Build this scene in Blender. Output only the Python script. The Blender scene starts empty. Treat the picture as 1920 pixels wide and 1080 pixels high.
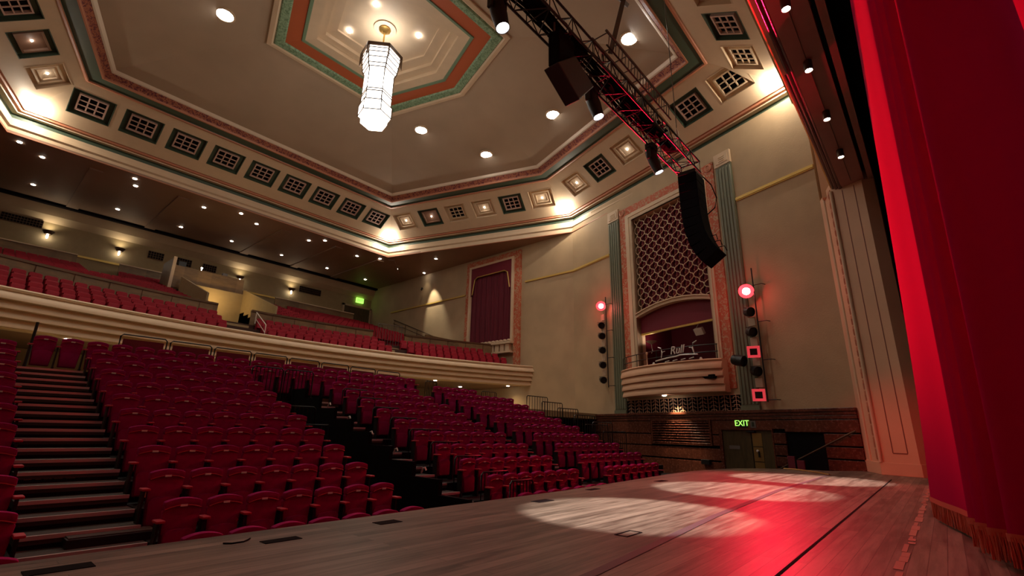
import bpy, bmesh, math, random
from mathutils import Vector, Matrix, noise
random.seed(7)
S = bpy.context.scene
COL = S.collection
PI = math.pi

# ------------------------------------------------------------------ camera
CAM = (0.0, 0.0, 1.2)
AX = Vector((0.6527771, 0.2301033, 0.7217580))     # hall X seen in camera axes (right, down, forward)
AY = Vector((-0.7572351, 0.1707236, 0.6304352))
AZ = Vector((0.0218441, -0.9580741, 0.2856868))
cd = bpy.data.cameras.new('camera'); cam = bpy.data.objects.new('camera', cd); COL.objects.link(cam)
cd.sensor_width = 36; cd.lens = 16.875; cd.clip_start = 0.05; cd.clip_end = 300
rgt = Vector((AX[0], AY[0], AZ[0])); dwn = Vector((AX[1], AY[1], AZ[1])); fwd = Vector((AX[2], AY[2], AZ[2]))
cam.matrix_world = Matrix(((rgt[0], -dwn[0], -fwd[0], CAM[0]), (rgt[1], -dwn[1], -fwd[1], CAM[1]), (rgt[2], -dwn[2], -fwd[2], CAM[2]), (0, 0, 0, 1)))
S.camera = cam

# ------------------------------------------------------------------ world, exposure
w = bpy.data.worlds.new('world'); S.world = w; w.use_nodes = True
w.node_tree.nodes['Background'].inputs[0].default_value = (0.02, 0.015, 0.012, 1)
w.node_tree.nodes['Background'].inputs[1].default_value = 0.02
S.view_settings.view_transform = 'Standard'; S.view_settings.look = 'None'
S.view_settings.gamma = 1; S.view_settings.use_curve_mapping = False
S.view_settings.exposure = 0.0
S.cycles.max_bounces = 6; S.cycles.diffuse_bounces = 4; S.cycles.glossy_bounces = 3
S.cycles.sample_clamp_indirect = 4.0

# light levels
E_CHAND = 5.5        # chandelier glass emission
E_DOWN = 1700.0      # house downlights in the main ceiling, and the added ones without fittings
E_CORNER = 340.0     # cornice corner uplights
E_SOFFIT = 9.0      # small downlights in the rear soffit
E_SCONCE = 9.0
E_RED = 3600.0       # red wall lamps
E_MOVER = 9500.0     # white truss spots

def lamp(name, kind, loc, energy, color=(1, 1, 1), size=0.1, target=None, angle=90, blend=0.5, parent=None):
    l = bpy.data.lights.new(name, kind); l.energy = energy; l.color = color
    if kind in ('POINT', 'SPOT'): l.shadow_soft_size = size
    if kind == 'SPOT': l.spot_size = math.radians(angle); l.spot_blend = blend
    o = bpy.data.objects.new(name, l); COL.objects.link(o); o.location = loc
    if target is not None:
        o.rotation_euler = (Vector(target) - Vector(loc)).to_track_quat('-Z', 'Y').to_euler()
    return o

# ------------------------------------------------------------------ materials
MATS = {}
def mat(name, col, rough=0.6, metal=0.0, emit=None, estr=0.0, var=0.0, vscale=3.0, bump=0.0, bscale=40.0, spec=0.5, stretch=None, sheen=0.0):
    m = bpy.data.materials.new(name); m.use_nodes = True; nt = m.node_tree; b = nt.nodes['Principled BSDF']
    b.inputs['Base Color'].default_value = (*col, 1); b.inputs['Roughness'].default_value = rough
    b.inputs['Metallic'].default_value = metal; b.inputs['Specular IOR Level'].default_value = spec
    if sheen: b.inputs['Sheen Weight'].default_value = sheen
    if emit: b.inputs['Emission Color'].default_value = (*emit, 1); b.inputs['Emission Strength'].default_value = estr
    if var or bump:
        tc = nt.nodes.new('ShaderNodeTexCoord'); mp = nt.nodes.new('ShaderNodeMapping')
        nt.links.new(tc.outputs['Object'], mp.inputs[0])
        if stretch: mp.inputs['Scale'].default_value = stretch
    if var:
        n = nt.nodes.new('ShaderNodeTexNoise'); n.inputs['Scale'].default_value = vscale; n.inputs['Detail'].default_value = 5
        nt.links.new(mp.outputs[0], n.inputs['Vector'])
        r = nt.nodes.new('ShaderNodeValToRGB')
        r.color_ramp.elements[0].position = 0.3; r.color_ramp.elements[1].position = 0.7
        r.color_ramp.elements[0].color = (*[max(0, c * (1 - var)) for c in col], 1)
        r.color_ramp.elements[1].color = (*[min(1, c * (1 + var)) for c in col], 1)
        nt.links.new(n.outputs['Fac'], r.inputs[0]); nt.links.new(r.outputs[0], b.inputs['Base Color'])
    if bump:
        n2 = nt.nodes.new('ShaderNodeTexNoise'); n2.inputs['Scale'].default_value = bscale
        nt.links.new(mp.outputs[0], n2.inputs['Vector'])
        bp = nt.nodes.new('ShaderNodeBump'); bp.inputs['Strength'].default_value = bump; bp.inputs['Distance'].default_value = 0.02
        nt.links.new(n2.outputs['Fac'], bp.inputs['Height']); nt.links.new(bp.outputs[0], b.inputs['Normal'])
    MATS[name] = m
    return m

def relief(name, base, ink, scale=5.0, cut=.44):
    """plaster band with a moulded, coloured scroll pattern"""
    m = bpy.data.materials.new(name); m.use_nodes = True; nt = m.node_tree; b = nt.nodes['Principled BSDF']; b.inputs['Roughness'].default_value = 0.6
    tc = nt.nodes.new('ShaderNodeTexCoord'); n = nt.nodes.new('ShaderNodeTexNoise'); n.inputs['Scale'].default_value = scale
    n.inputs['Detail'].default_value = 3; n.inputs['Distortion'].default_value = 1.6
    nt.links.new(tc.outputs['Object'], n.inputs['Vector'])
    r = nt.nodes.new('ShaderNodeValToRGB'); r.color_ramp.elements[0].position = cut; r.color_ramp.elements[1].position = cut + .08
    r.color_ramp.elements[0].color = (*ink, 1); r.color_ramp.elements[1].color = (*base, 1)
    nt.links.new(n.outputs['Fac'], r.inputs[0]); nt.links.new(r.outputs[0], b.inputs['Base Color'])
    bp = nt.nodes.new('ShaderNodeBump'); bp.inputs['Strength'].default_value = 0.6; bp.inputs['Distance'].default_value = 0.03
    nt.links.new(n.outputs['Fac'], bp.inputs['Height']); nt.links.new(bp.outputs[0], b.inputs['Normal'])
    MATS[name] = m
    return m

def wood(name, c0, c1, plank=(6.0, 0.14), along='X', rough=(0.3, 0.5), gap=0.006, spec=0.5, grain=24.0, ramp=(.33, .66)):
    """planked timber: long boards, streaked grain"""
    m = bpy.data.materials.new(name); m.use_nodes = True; nt = m.node_tree; b = nt.nodes['Principled BSDF']; b.inputs['Specular IOR Level'].default_value = spec
    tc = nt.nodes.new('ShaderNodeTexCoord'); mp = nt.nodes.new('ShaderNodeMapping')
    nt.links.new(tc.outputs['Object'], mp.inputs[0])
    if along == 'Z': mp.inputs['Rotation'].default_value = (0, PI / 2, 0)
    br = nt.nodes.new('ShaderNodeTexBrick'); br.inputs['Scale'].default_value = 1
    br.inputs['Brick Width'].default_value = plank[0]; br.inputs['Row Height'].default_value = plank[1]; br.inputs['Mortar Size'].default_value = gap
    br.inputs['Color1'].default_value = (0.25, 0.25, 0.25, 1); br.inputs['Color2'].default_value = (0.75, 0.75, 0.75, 1); br.inputs['Mortar'].default_value = (0, 0, 0, 1)
    nt.links.new(mp.outputs[0], br.inputs['Vector'])
    mp2 = nt.nodes.new('ShaderNodeMapping'); mp2.inputs['Scale'].default_value = (1.2, grain, grain)
    nt.links.new(mp.outputs[0], mp2.inputs[0])
    n = nt.nodes.new('ShaderNodeTexNoise'); n.inputs['Scale'].default_value = 1; n.inputs['Detail'].default_value = 6; n.inputs['Roughness'].default_value = 0.65
    nt.links.new(mp2.outputs[0], n.inputs['Vector'])
    big = nt.nodes.new('ShaderNodeTexNoise'); big.inputs['Scale'].default_value = 0.35; big.inputs['Detail'].default_value = 4
    nt.links.new(mp.outputs[0], big.inputs['Vector'])
    mx = nt.nodes.new('ShaderNodeMix'); mx.data_type = 'FLOAT'; mx.inputs[0].default_value = 0.35
    nt.links.new(n.outputs['Fac'], mx.inputs[2]); nt.links.new(br.outputs['Color'], mx.inputs[3])
    mx2 = nt.nodes.new('ShaderNodeMix'); mx2.data_type = 'FLOAT'; mx2.inputs[0].default_value = 0.3
    nt.links.new(mx.outputs[0], mx2.inputs[2]); nt.links.new(big.outputs['Fac'], mx2.inputs[3])
    r = nt.nodes.new('ShaderNodeValToRGB'); r.color_ramp.elements[0].position = ramp[0]; r.color_ramp.elements[1].position = ramp[1]
    r.color_ramp.elements[0].color = (*c0, 1); r.color_ramp.elements[1].color = (*c1, 1)
    nt.links.new(mx2.outputs[0], r.inputs[0]); nt.links.new(r.outputs[0], b.inputs['Base Color'])
    mr = nt.nodes.new('ShaderNodeMapRange'); mr.inputs['To Min'].default_value = rough[0]; mr.inputs['To Max'].default_value = rough[1]
    nt.links.new(n.outputs['Fac'], mr.inputs['Value']); nt.links.new(mr.outputs[0], b.inputs['Roughness'])
    bp = nt.nodes.new('ShaderNodeBump'); bp.inputs['Strength'].default_value = 0.25; bp.inputs['Distance'].default_value = 0.01
    nt.links.new(mx.outputs[0], bp.inputs['Height']); nt.links.new(bp.outputs[0], b.inputs['Normal'])
    MATS[name] = m
    return m

CREAM = (0.66, 0.50, 0.335)
M_wall = mat('wall_plaster', (0.46, 0.335, 0.20), 0.75, var=0.10, vscale=0.5, bump=0.25, bscale=14)
M_cream = mat('cream_plaster', CREAM, 0.55, var=0.04, vscale=1.5)
M_ceil = mat('ceiling_plaster', (0.44, 0.33, 0.235), 0.6, var=0.06, vscale=0.4)
M_white2 = mat('cream_bead', (0.75, 0.62, 0.48), 0.5)
M_pinkcream = mat('pinkish_cream_paint', (0.60, 0.40, 0.33), 0.5)
M_soff2 = mat('brown_panel_paint', (0.30, 0.17, 0.11), 0.55)
M_gel = mat('red_gel', (0.7, 0.03, 0.03), 0.4, emit=(1, .07, .09), estr=.55)  # faint emission stands in for lamplight coming through the gel
M_ballast = mat('pale_box_paint', (0.55, 0.42, 0.30), 0.5)
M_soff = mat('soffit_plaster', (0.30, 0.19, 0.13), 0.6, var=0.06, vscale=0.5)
M_green = mat('dark_green_paint', (0.055, 0.085, 0.055), 0.5)
M_green2 = mat('green_paint', (0.16, 0.24, 0.15), 0.5)
M_pil = mat('sage_pilaster', (0.15, 0.165, 0.105), 0.5, var=0.05)
M_salmon = mat('salmon_paint', (0.50, 0.20, 0.11), 0.5)
M_orange = mat('terracotta_paint', (0.45, 0.10, 0.035), 0.55)
M_redfr = relief('red_frame_relief', (0.36, 0.12, 0.06), (0.13, 0.02, 0.03), 6)
M_coral = relief('coral_frieze', (0.50, 0.31, 0.18), (0.50, 0.105, 0.045), 4.2, .50)
M_greenrel = relief('green_relief', (0.24, 0.36, 0.22), (0.13, 0.22, 0.12), 6)
M_gold = mat('gold_rail', (0.62, 0.42, 0.10), 0.4, metal=0.3)
M_brass = mat('brass', (0.62, 0.40, 0.12), 0.3, metal=0.9)
M_bronze = mat('bronze', (0.10, 0.055, 0.03), 0.4, metal=0.6)
M_glow = mat('lamp_glass', (1, 0.97, 0.9), 0.4, emit=(1.0, 0.93, 0.82), estr=E_CHAND)
M_bulb = mat('bulb', (1, 1, 1), 0.4, emit=(1, 0.95, 0.88), estr=60)
M_bulb2 = mat('small_bulb', (1, 1, 1), 0.4, emit=(1, 0.9, 0.75), estr=30)
M_redbulb = mat('red_lamp_glass', (1, 0.2, 0.1), 0.4, emit=(1, 0.30, 0.25), estr=60)
M_redring = mat('red_halo_glow', (1, .1, .1), 0.4, emit=(1, .045, .06), estr=2.5)  # emission imitates the red halo round the lit lamps
M_lens = mat('white_lens', (1, 1, 1), 0.3, emit=(0.95, 0.96, 1), estr=30)
M_black = mat('black_metal', (0.012, 0.012, 0.013), 0.42, metal=0.2)
M_blackm = mat('matte_black', (0.006, 0.005, 0.006), 0.9, spec=0.08)
M_truss = mat('truss_black', (0.012, 0.009, 0.008), 0.5)
M_grey = mat('grey_steel', (0.16, 0.14, 0.13), 0.5, metal=0.4)
M_dark = mat('dark_void', (0.006, 0.004, 0.005), 0.9, spec=0.08)
M_deck = mat('platform_black', (0.008, 0.007, 0.007), 0.6, var=0.3, vscale=6, spec=0.2)
M_tread = mat('stair_carpet', (0.06, 0.05, 0.042), 0.9, bump=0.4, bscale=120)
M_nose = mat('aluminium_nosing', (0.75, 0.66, 0.62), 0.35, metal=0.5)
M_seat = mat('red_velvet', (0.33, 0.010, 0.11), 0.85, var=0.10, vscale=14, spec=0.06)
M_pan = mat('seat_pan_red', (0.31, 0.010, 0.105), 0.85, var=0.08, vscale=9, spec=0.1)
M_arm = mat('armrest_red', (0.50, 0.02, 0.05), 0.5)
M_frame = mat('seat_frame_black', (0.008, 0.007, 0.007), 0.5)
M_plate = mat('seat_number_plate', (0.9, 0.85, 0.8), 0.35)
M_bseat = mat('balcony_seat_red', (0.30, 0.007, 0.022), 0.6, var=0.15, vscale=9, spec=0.25)
M_bpan = mat('balcony_back_panel', (0.40, 0.05, 0.03), 0.45)
M_maroon = mat('maroon_cloth', (0.13, 0.006, 0.02), 0.8, var=0.2, vscale=1.2, stretch=(6, 6, .4))
M_maroon2 = mat('maroon_panel', (0.16, 0.006, 0.022), 0.7)
M_curt = mat('stage_velvet', (0.42, 0.002, 0.06), 0.9, spec=0.03)
M_fringe = mat('curtain_fringe', (0.60, 0.10, 0.06), 0.7)
M_stage = wood('stage_boards', (0.060, 0.040, 0.027), (0.27, 0.20, 0.15), (5.0, 0.15), rough=(0.32, 0.5), gap=0.004, spec=0.4, grain=14, ramp=(.40, .60))
M_wains = wood('wainscot_wood', (0.035, 0.010, 0.008), (0.19, 0.062, 0.034), (7.0, 0.9), rough=(0.18, 0.34), gap=0.0, grain=9)
M_wood = wood('balcony_wood', (0.08, 0.045, 0.018), (0.26, 0.15, 0.06), (0.9, 9.0), rough=(0.4, 0.6), gap=0.0, grain=5)
M_floor = mat('auditorium_carpet', (0.05, 0.02, 0.015), 0.9)
M_door = wood('door_wood', (0.035, 0.022, 0.010), (0.12, 0.085, 0.035), (3, 3), along='Z', rough=(0.3, 0.45), gap=0, grain=6)
M_kick = mat('brass_panel', (0.36, 0.22, 0.07), 0.35, metal=0.6)
M_exit = mat('exit_green', (0.3, 1, 0.2), 0.5, emit=(0.38, 1.0, 0.12), estr=1.6)
M_exitbg = mat('exit_box', (0.02, 0.03, 0.02), 0.4)
M_chrome = mat('chrome', (0.85, 0.80, 0.76), 0.3, metal=0.3)
M_white = mat('white_metal', (0.75, 0.70, 0.62), 0.4)
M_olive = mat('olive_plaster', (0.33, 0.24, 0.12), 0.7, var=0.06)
M_yellow = mat('yellow_tape', (0.75, 0.5, 0.14), 0.5)
M_copper = mat('gold_edge', (0.45, 0.27, 0.09), 0.35, metal=0.7)
M_valance = mat('valance_maroon', (0.085, 0.010, 0.012), 0.22, spec=0.8)
M_headsoff = mat('header_soffit', (0.33, 0.155, 0.12), 0.5, var=0.05)
M_prosc = mat('proscenium_plaster', (0.70, 0.43, 0.27), 0.6, var=0.05, vscale=0.8)
M_groove = mat('reddish_groove', (0.22, 0.06, 0.035), 0.6)
M_tape = mat('worn_tape', (0.42, 0.20, 0.13), 0.6)

# ------------------------------------------------------------------ mesh builder
class MB:
    def __init__(s): s.v = []; s.f = []
    def add(s, vs, fs):
        k = len(s.v); s.v += [tuple(map(float, p)) for p in vs]; s.f += [tuple(i + k for i in f) for f in fs]; return s
    def box(s, x0, x1, y0, y1, z0, z1):
        return s.add([(x0, y0, z0), (x1, y0, z0), (x1, y1, z0), (x0, y1, z0), (x0, y0, z1), (x1, y0, z1), (x1, y1, z1), (x0, y1, z1)],
                     [(0, 3, 2, 1), (4, 5, 6, 7), (0, 1, 5, 4), (1, 2, 6, 5), (2, 3, 7, 6), (3, 0, 4, 7)])
    def hexa(s, p):      # 8 corners: bottom loop, top loop
        return s.add(p, [(0, 3, 2, 1), (4, 5, 6, 7), (0, 1, 5, 4), (1, 2, 6, 5), (2, 3, 7, 6), (3, 0, 4, 7)])
    def obox(s, c, ex, ey, ez):
        c, ex, ey, ez = map(Vector, (c, ex, ey, ez))
        return s.hexa([c - ex - ey - ez, c + ex - ey - ez, c + ex + ey - ez, c - ex + ey - ez, c - ex - ey + ez, c + ex - ey + ez, c + ex + ey + ez, c - ex + ey + ez])
    def prism(s, pts, ext):
        n = len(pts); ext = Vector(ext); a = [Vector(p) for p in pts]
        return s.add(a + [p + ext for p in a], [tuple(range(n))[::-1], tuple(range(n, 2 * n))] + [(i, (i + 1) % n, n + (i + 1) % n, n + i) for i in range(n)])
    def tube(s, pts, r, n=8, cap=True):
        pts = [Vector(p) for p in pts]; k = len(s.v); rs = r if isinstance(r, (list, tuple)) else [r] * len(pts)
        up = Vector((0, 0, 1))
        for i, p in enumerate(pts):
            t = (pts[min(i + 1, len(pts) - 1)] - pts[max(i - 1, 0)]).normalized()
            a = t.cross(up)
            if a.length < 1e-3: a = t.cross(Vector((1, 0, 0)))
            a.normalize(); b = t.cross(a)
            for j in range(n):
                q = 2 * PI * j / n; s.v.append(tuple(p + (a * math.cos(q) + b * math.sin(q)) * rs[i]))
        for i in range(len(pts) - 1):
            for j in range(n):
                s.f.append((k + i * n + j, k + i * n + (j + 1) % n, k + (i + 1) * n + (j + 1) % n, k + (i + 1) * n + j))
        if cap:
            s.f.append(tuple(k + j for j in range(n))[::-1]); s.f.append(tuple(k + (len(pts) - 1) * n + j for j in range(n)))
        return s
    def lathe(s, prof, c, axis=(0, 0, 1), n=16):     # prof: (radius, height along axis)
        c = Vector(c); ax = Vector(axis).normalized(); a = ax.orthogonal().normalized(); b = ax.cross(a); k = len(s.v)
        for r, h in prof:
            for j in range(n):
                q = 2 * PI * j / n; s.v.append(tuple(c + ax * h + (a * math.cos(q) + b * math.sin(q)) * max(r, 1e-4)))
        for i in range(len(prof) - 1):
            for j in range(n):
                s.f.append((k + i * n + j, k + i * n + (j + 1) % n, k + (i + 1) * n + (j + 1) % n, k + (i + 1) * n + j))
        s.f.append(tuple(k + j for j in range(n))[::-1]); s.f.append(tuple(k + (len(prof) - 1) * n + j for j in range(n)))
        return s
    def grid(s, rows):       # rows of points
        k = len(s.v); m = len(rows[0])
        for r in rows: s.v += [tuple(p) for p in r]
        for i in range(len(rows) - 1):
            for j in range(m - 1):
                s.f.append((k + i * m + j, k + i * m + j + 1, k + (i + 1) * m + j + 1, k + (i + 1) * m + j))
        return s
    def mesh(s, name, m, smooth=False, bevel=0, off=(0, 0, 0)):
        off = Vector(off); me = bpy.data.meshes.new(name); me.from_pydata([tuple(Vector(p) - off) for p in s.v], [], s.f)
        bm = bmesh.new(); bm.from_mesh(me); bmesh.ops.recalc_face_normals(bm, faces=bm.faces)
        if bevel: bmesh.ops.bevel(bm, geom=[e for e in bm.edges if e.is_manifold and e.calc_face_angle(0) > 0.5], offset=bevel, segments=2, affect='EDGES', profile=0.6)
        bm.to_mesh(me); bm.free()
        if smooth:
            me.shade_smooth()
            me.set_sharp_from_angle(angle=math.radians(40))
        me.materials.append(m); return me
    def build(s, name, m, parent=None, smooth=False, bevel=0):
        if parent is not None:
            off = parent.get('_o', None); off = Vector(off) if off is not None else Vector(parent.location)
            o = bpy.data.objects.new(name, s.mesh(name, m, smooth, bevel, off)); COL.objects.link(o); o.parent = parent
            o['_o'] = list(off)
        else:
            xs, ys, zs = zip(*s.v); off = Vector(((min(xs) + max(xs)) / 2, (min(ys) + max(ys)) / 2, min(zs)))
            o = bpy.data.objects.new(name, s.mesh(name, m, smooth, bevel, off)); COL.objects.link(o); o.location = off
            o['_o'] = list(off)
        return o

def tag(o, label, cat, group=None, kind=None):
    o['label'] = label; o['category'] = cat
    if group: o['group'] = group
    if kind: o['kind'] = kind
    return o
def thing(name, loc, label, cat, group=None, rz=0.0):
    o = bpy.data.objects.new(name, None); COL.objects.link(o); o.location = loc; o.rotation_euler = (0, 0, rz); o.empty_display_size = 0.1
    o['_o'] = list(loc)
    return tag(o, label, cat, group)
def struct(name, mb, m, label=None, smooth=False, bevel=0, parent=None):
    o = mb.build(name, m, parent, smooth, bevel)
    if parent is None:
        o['kind'] = 'structure'; o['label'] = label or name.replace('_', ' ') + ' of the theatre auditorium'; o['category'] = name.split('_')[0]
    return o
def copy_tree(o, parent=None):
    c = o.copy(); COL.objects.link(c); c.parent = parent
    for ch in list(o.children): copy_tree(ch, c)
    return c
ORD = ['first', 'second', 'third', 'fourth', 'fifth', 'sixth', 'seventh', 'eighth', 'ninth', 'tenth', 'eleventh', 'twelfth', 'thirteenth', 'fourteenth', 'fifteenth',
       'sixteenth', 'seventeenth', 'eighteenth', 'nineteenth', 'twentieth']
def nth(i):
    if i < 20: return ORD[i]
    t = ['twenty', 'thirty', 'forty', 'fifty', 'sixty']; te = ['twentieth', 'thirtieth', 'fortieth', 'fiftieth', 'sixtieth']
    a, b = divmod(i + 1, 10)
    return te[a - 2] if b == 0 else t[a - 2] + '-' + ORD[b - 1]
def lerp(a, b, t): return a + (b - a) * t

# ------------------------------------------------------------------ hall geometry
HC = Vector((11.7, 20.0, 0))
def ring(d, z):
    b = 17.1 - d; c = (17.58 - d) / .95; a = (17.58 - d - .316 * b) / .95
    bf = b + .6 * max(0, 1 - d / 3.2); af = (17.58 - d - .316 * bf) / .95     # the front edge sits a little closer to the stage
    return [Vector((HC.x + x, HC.y + y, z)) for x, y in ((c, 0), (a, b), (-a, b), (-c, 0), (-af, -bf), (af, -bf))]
def ringband(mb, r0, r1):
    for i in range(6):
        mb.add([r0[i], r0[(i + 1) % 6], r1[(i + 1) % 6], r1[i]], [(0, 1, 2, 3)])
    return mb
def rings(name, lst, m, label=None):
    mb = MB()
    for p, q in zip(lst, lst[1:]): ringband(mb, ring(*p), ring(*q))
    return struct(name, mb, m, label)
WP = Vector((24.17, 2.5, 0)); WD = Vector((30.2 - 24.17, 17.5, 0)).normalized(); WN = Vector((-WD.y, WD.x, 0)); WL = 18.51
UP = Vector((0, 0, 1))
def W(t, z, o=0.0): return WP + WD * t + WN * o + UP * z
def wbox(mb, t0, t1, z0, z1, o0, o1):
    return mb.hexa([W(t0, z0, o0), W(t1, z0, o0), W(t1, z0, o1), W(t0, z0, o1), W(t0, z1, o0), W(t1, z1, o0), W(t1, z1, o1), W(t0, z1, o1)])

# floors
struct('floor', MB().box(-7.5, 31, 5.2, 49, -1.3, -1.0), M_floor, 'dark carpeted auditorium floor under the seating')
edge = [(-8, 6.33), (2.4, 6.36), (9.2, 6.40), (12.5, 6.62), (15.5, 6.86), (17.5, 6.90), (18.8, 6.82), (20.7, 6.45), (21.8, 5.75), (22.4, 5.05), (22.75, 4.2), (23.0, 3.5), (24.1, 2.75), (25.0, 2.4), (25.0, -8), (-8, -8)]
struct('floor_stage', MB().prism([(x, y, -0.12) for x, y in edge], (0, 0, 0.12)), M_stage, 'worn timber stage floor')
struct('wall_stage_front', MB().prism([(x, y - .06 if y > 2 else y, -1.0) for x, y in edge], (0, 0, 0.87)), M_blackm, 'black front of the stage below its edge')

# organ side wall with the opening for the grille and the box
mb = MB()
wbox(mb, 0, 6.2, -1, 17.6, -.3, 0); wbox(mb, 11.8, WL, -1, 17.6, -.3, 0); wbox(mb, 6.2, 11.8, -1, 4.9, -.3, 0); wbox(mb, 6.2, 11.8, 15.2, 17.6, -.3, 0)
struct('wall_right_front', mb, M_wall, 'splayed brown plaster side wall holding the grille and box')
struct('wall_right', MB().box(30.2, 30.5, 20, 48.5, -1, 17), M_wall, 'brown plaster side wall beside the balcony')
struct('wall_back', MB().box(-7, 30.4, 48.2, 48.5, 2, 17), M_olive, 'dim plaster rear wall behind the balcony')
struct('wall_left', MB().box(-7.1, -6.8, 20, 48.5, -1, 17), M_wall, 'left side wall of the auditorium')
mb = MB(); mb.prism([(-.8, 2.5, -1), (-6.8, 20, -1), (-7.1, 20, -1), (-1.1, 2.5, -1)], (0, 0, 18.6)); struct('wall_left_front', mb, M_wall, 'splayed left side wall of the auditorium')
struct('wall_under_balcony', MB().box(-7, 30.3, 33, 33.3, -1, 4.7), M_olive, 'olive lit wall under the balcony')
# rear soffit
Z0 = 16.75
mb = MB(); R = ring(0, Z0)
for side in (0, 1):
    fx = (lambda x: x) if side == 0 else (lambda x: 2 * HC.x - x)
    mb.prism([(fx(30.3), 20, Z0), (fx(30.3), 48.3, Z0), (fx(24.52), 48.3, Z0), (fx(24.52), 37.1, Z0)], (0, 0, .15))
mb.prism([(24.52, 37.1, Z0), (24.52, 48.3, Z0), (2 * 11.7 - 24.52, 48.3, Z0), (2 * 11.7 - 24.52, 37.1, Z0)], (0, 0, .15))
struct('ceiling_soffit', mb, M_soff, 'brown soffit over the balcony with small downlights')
# soffit shallow beams
mb = MB()
for x in (3.1, 8.0, 15.4, 20.2, 24.6): mb.box(x - .35, x + .35, 38.4, 47.2, Z0 - .10, Z0 + .02)
mb.prism([(24.9, 37.6, Z0 - .1), (25.3, 37.2, Z0 - .1), (30.1, 42.4, Z0 - .1), (29.8, 42.9, Z0 - .1)], (0, 0, .12))
struct('trim_1', mb, M_soff, 'shallow plaster beams crossing the balcony soffit')
# cove and shadow gap at the rear
mb = MB(); mb.box(-6.8, 30.2, 47.15, 47.55, Z0 - .18, Z0 + .05); struct('trim_2', mb, M_dark, 'dark bar painted as the shadow gap along the rear of the soffit')  # dark solid bar stands in for the shade of the rear slot
mb = MB(); mb.add([(-6.8, 47.5, Z0 - .02), (30.2, 47.5, Z0 - .02), (30.2, 47.75, 15.9), (-6.8, 47.75, 15.9), (-6.8, 48.2, 15.45), (30.2, 48.2, 15.45)], [(0, 1, 2, 3), (3, 2, 5, 4)])
struct('trim_3', mb, M_wall, 'plaster cove along the top of the rear wall')
# fascia and cornice of the big ceiling
rings('trim_4', [(-.03, Z0 + .02), (-.03, Z0 - .03), (.05, Z0 - .03), (.05, Z0 + .02)], M_salmon, 'thin salmon lip under the ceiling fascia')
rings('trim_5', [(-.02, Z0), (-.02, 17.1), (.08, 17.2), (.03, 17.45), (.03, 17.66)], M_cream, 'cream fascia around the main ceiling')
rings('trim_7', [(.0, 17.66), (-.12, 17.68), (-.12, 17.92), (.0, 18.02)], M_green, 'dark green recessed band above the fascia')
rings('trim_8', [(-.1, 17.98), (.22, 17.98), (.24, 18.06), (.30, 18.08)], M_cream, 'cream moulding above the green band')
rings('trim_9', [(.26, 18.04), (.40, 18.06), (.44, 18.16), (.55, 18.15)], M_salmon, 'salmon moulding at the foot of the coffered band')
# coffered sloping band --------------------------------------------------
D0, ZB0, D1, ZB1 = .55, 18.15, 3.2, 19.95
RB0, RB1 = ring(D0, ZB0), ring(D1, ZB1)
def band(i):
    A, B, Dd = RB0[i], RB0[(i + 1) % 6], RB1[i]
    u = (B - A).normalized(); m = Dd - A; v = m - u * (m @ u); V = v.length; v.normalize(); L = (B - A).length
    s0 = (Dd - A) @ u; s1 = (RB1[(i + 1) % 6] - A) @ u
    n = u.cross(v)
    if n.z < 0: n = -n
    return A, u, v, n, L, V, s0, s1       # n points up, into the ceiling
HW = .98
def VV(i): return (.80, 2.42) if i == 4 else (.90, 2.52)
COFF = {1: [(12.42 + 2.47 * k) for k in range(-4, 5)], 0: [1.8, 4.4, 6.95, 9.55, 12.15, 14.8], 5: [2.13, 4.68, 7.25, 9.85, 12.5, 15.2],
        2: [2.7, 5.4, 8.1, 10.7, 13.3, 15.7], 4: [(12.42 + 2.47 * k) for k in range(-4, 5)], 3: [1.8, 4.4, 6.95, 9.55, 12.15, 14.8]}
mb = MB()
for i in range(6):
    A, u, v, n, L, V, s0, s1 = band(i)
    V0, V1 = VV(i)
    lim = lambda q: (s0 * q / V, L + (s1 - L) * q / V)
    def q4(a, b, c, d): mb.add([A + u * p + v * q for p, q in (a, b, c, d)], [(0, 1, 2, 3)])
    l0, h0 = lim(0); l1, h1 = lim(V0); l2, h2 = lim(V1); l3, h3 = lim(V)
    q4((l0, 0), (h0, 0), (h1, V0), (l1, V0)); q4((l2, V1), (h2, V1), (h3, V), (l3, V))
    cs = sorted(COFF[i]); xs = []
    for c in cs: xs += [c - HW, c + HW]
    # clip end coffers against the mitre: keep plate at the sides
    q4((l1, V0), (max(xs[0], l1), V0), (max(xs[0], l2 - .0), V1), (l2, V1))
    for k in range(1, len(xs) - 1, 2): q4((xs[k], V0), (xs[k + 1], V0), (xs[k + 1], V1), (xs[k], V1))
    q4((min(xs[-1], h1), V0), (h1, V0), (h2, V1), (min(xs[-1], h2), V1))
    # shallow salmon fillet omitted; stepped inner margin
struct('ceiling_cove', mb, M_cream, 'cream sloping ceiling band with square coffers')
mb = MB()
for i in range(6):
    A, u, v, n, L, V, s0, s1 = band(i)
    mb.add([A + n * .75, A + u * L + n * .75, A + u * s1 + v * V + n * .75, A + u * s0 + v * V + n * .75], [(0, 1, 2, 3)])
struct('ceiling_cove_backing', mb, M_cream, 'plaster backing above the coffers')
rings('trim_10', [(3.2, 19.95), (3.24, 19.90), (3.34, 19.90), (3.36, 19.98)], M_salmon, 'salmon moulding at the head of the coffered band')
rings('trim_11', [(3.34, 19.93), (3.36, 20.02), (4.12, 20.10)], M_green, 'dark green recessed ceiling band')
rings('trim_53', [(4.0, 20.10), (4.01, 20.03), (4.09, 20.05), (4.13, 20.14)], M_salmon, 'salmon bead outside the red ceiling frame')
rings('trim_12', [(4.12, 20.12), (4.16, 20.2), (4.36, 20.40), (4.4, 20.46)], M_redfr, 'red relief frame around the main ceiling')
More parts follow.
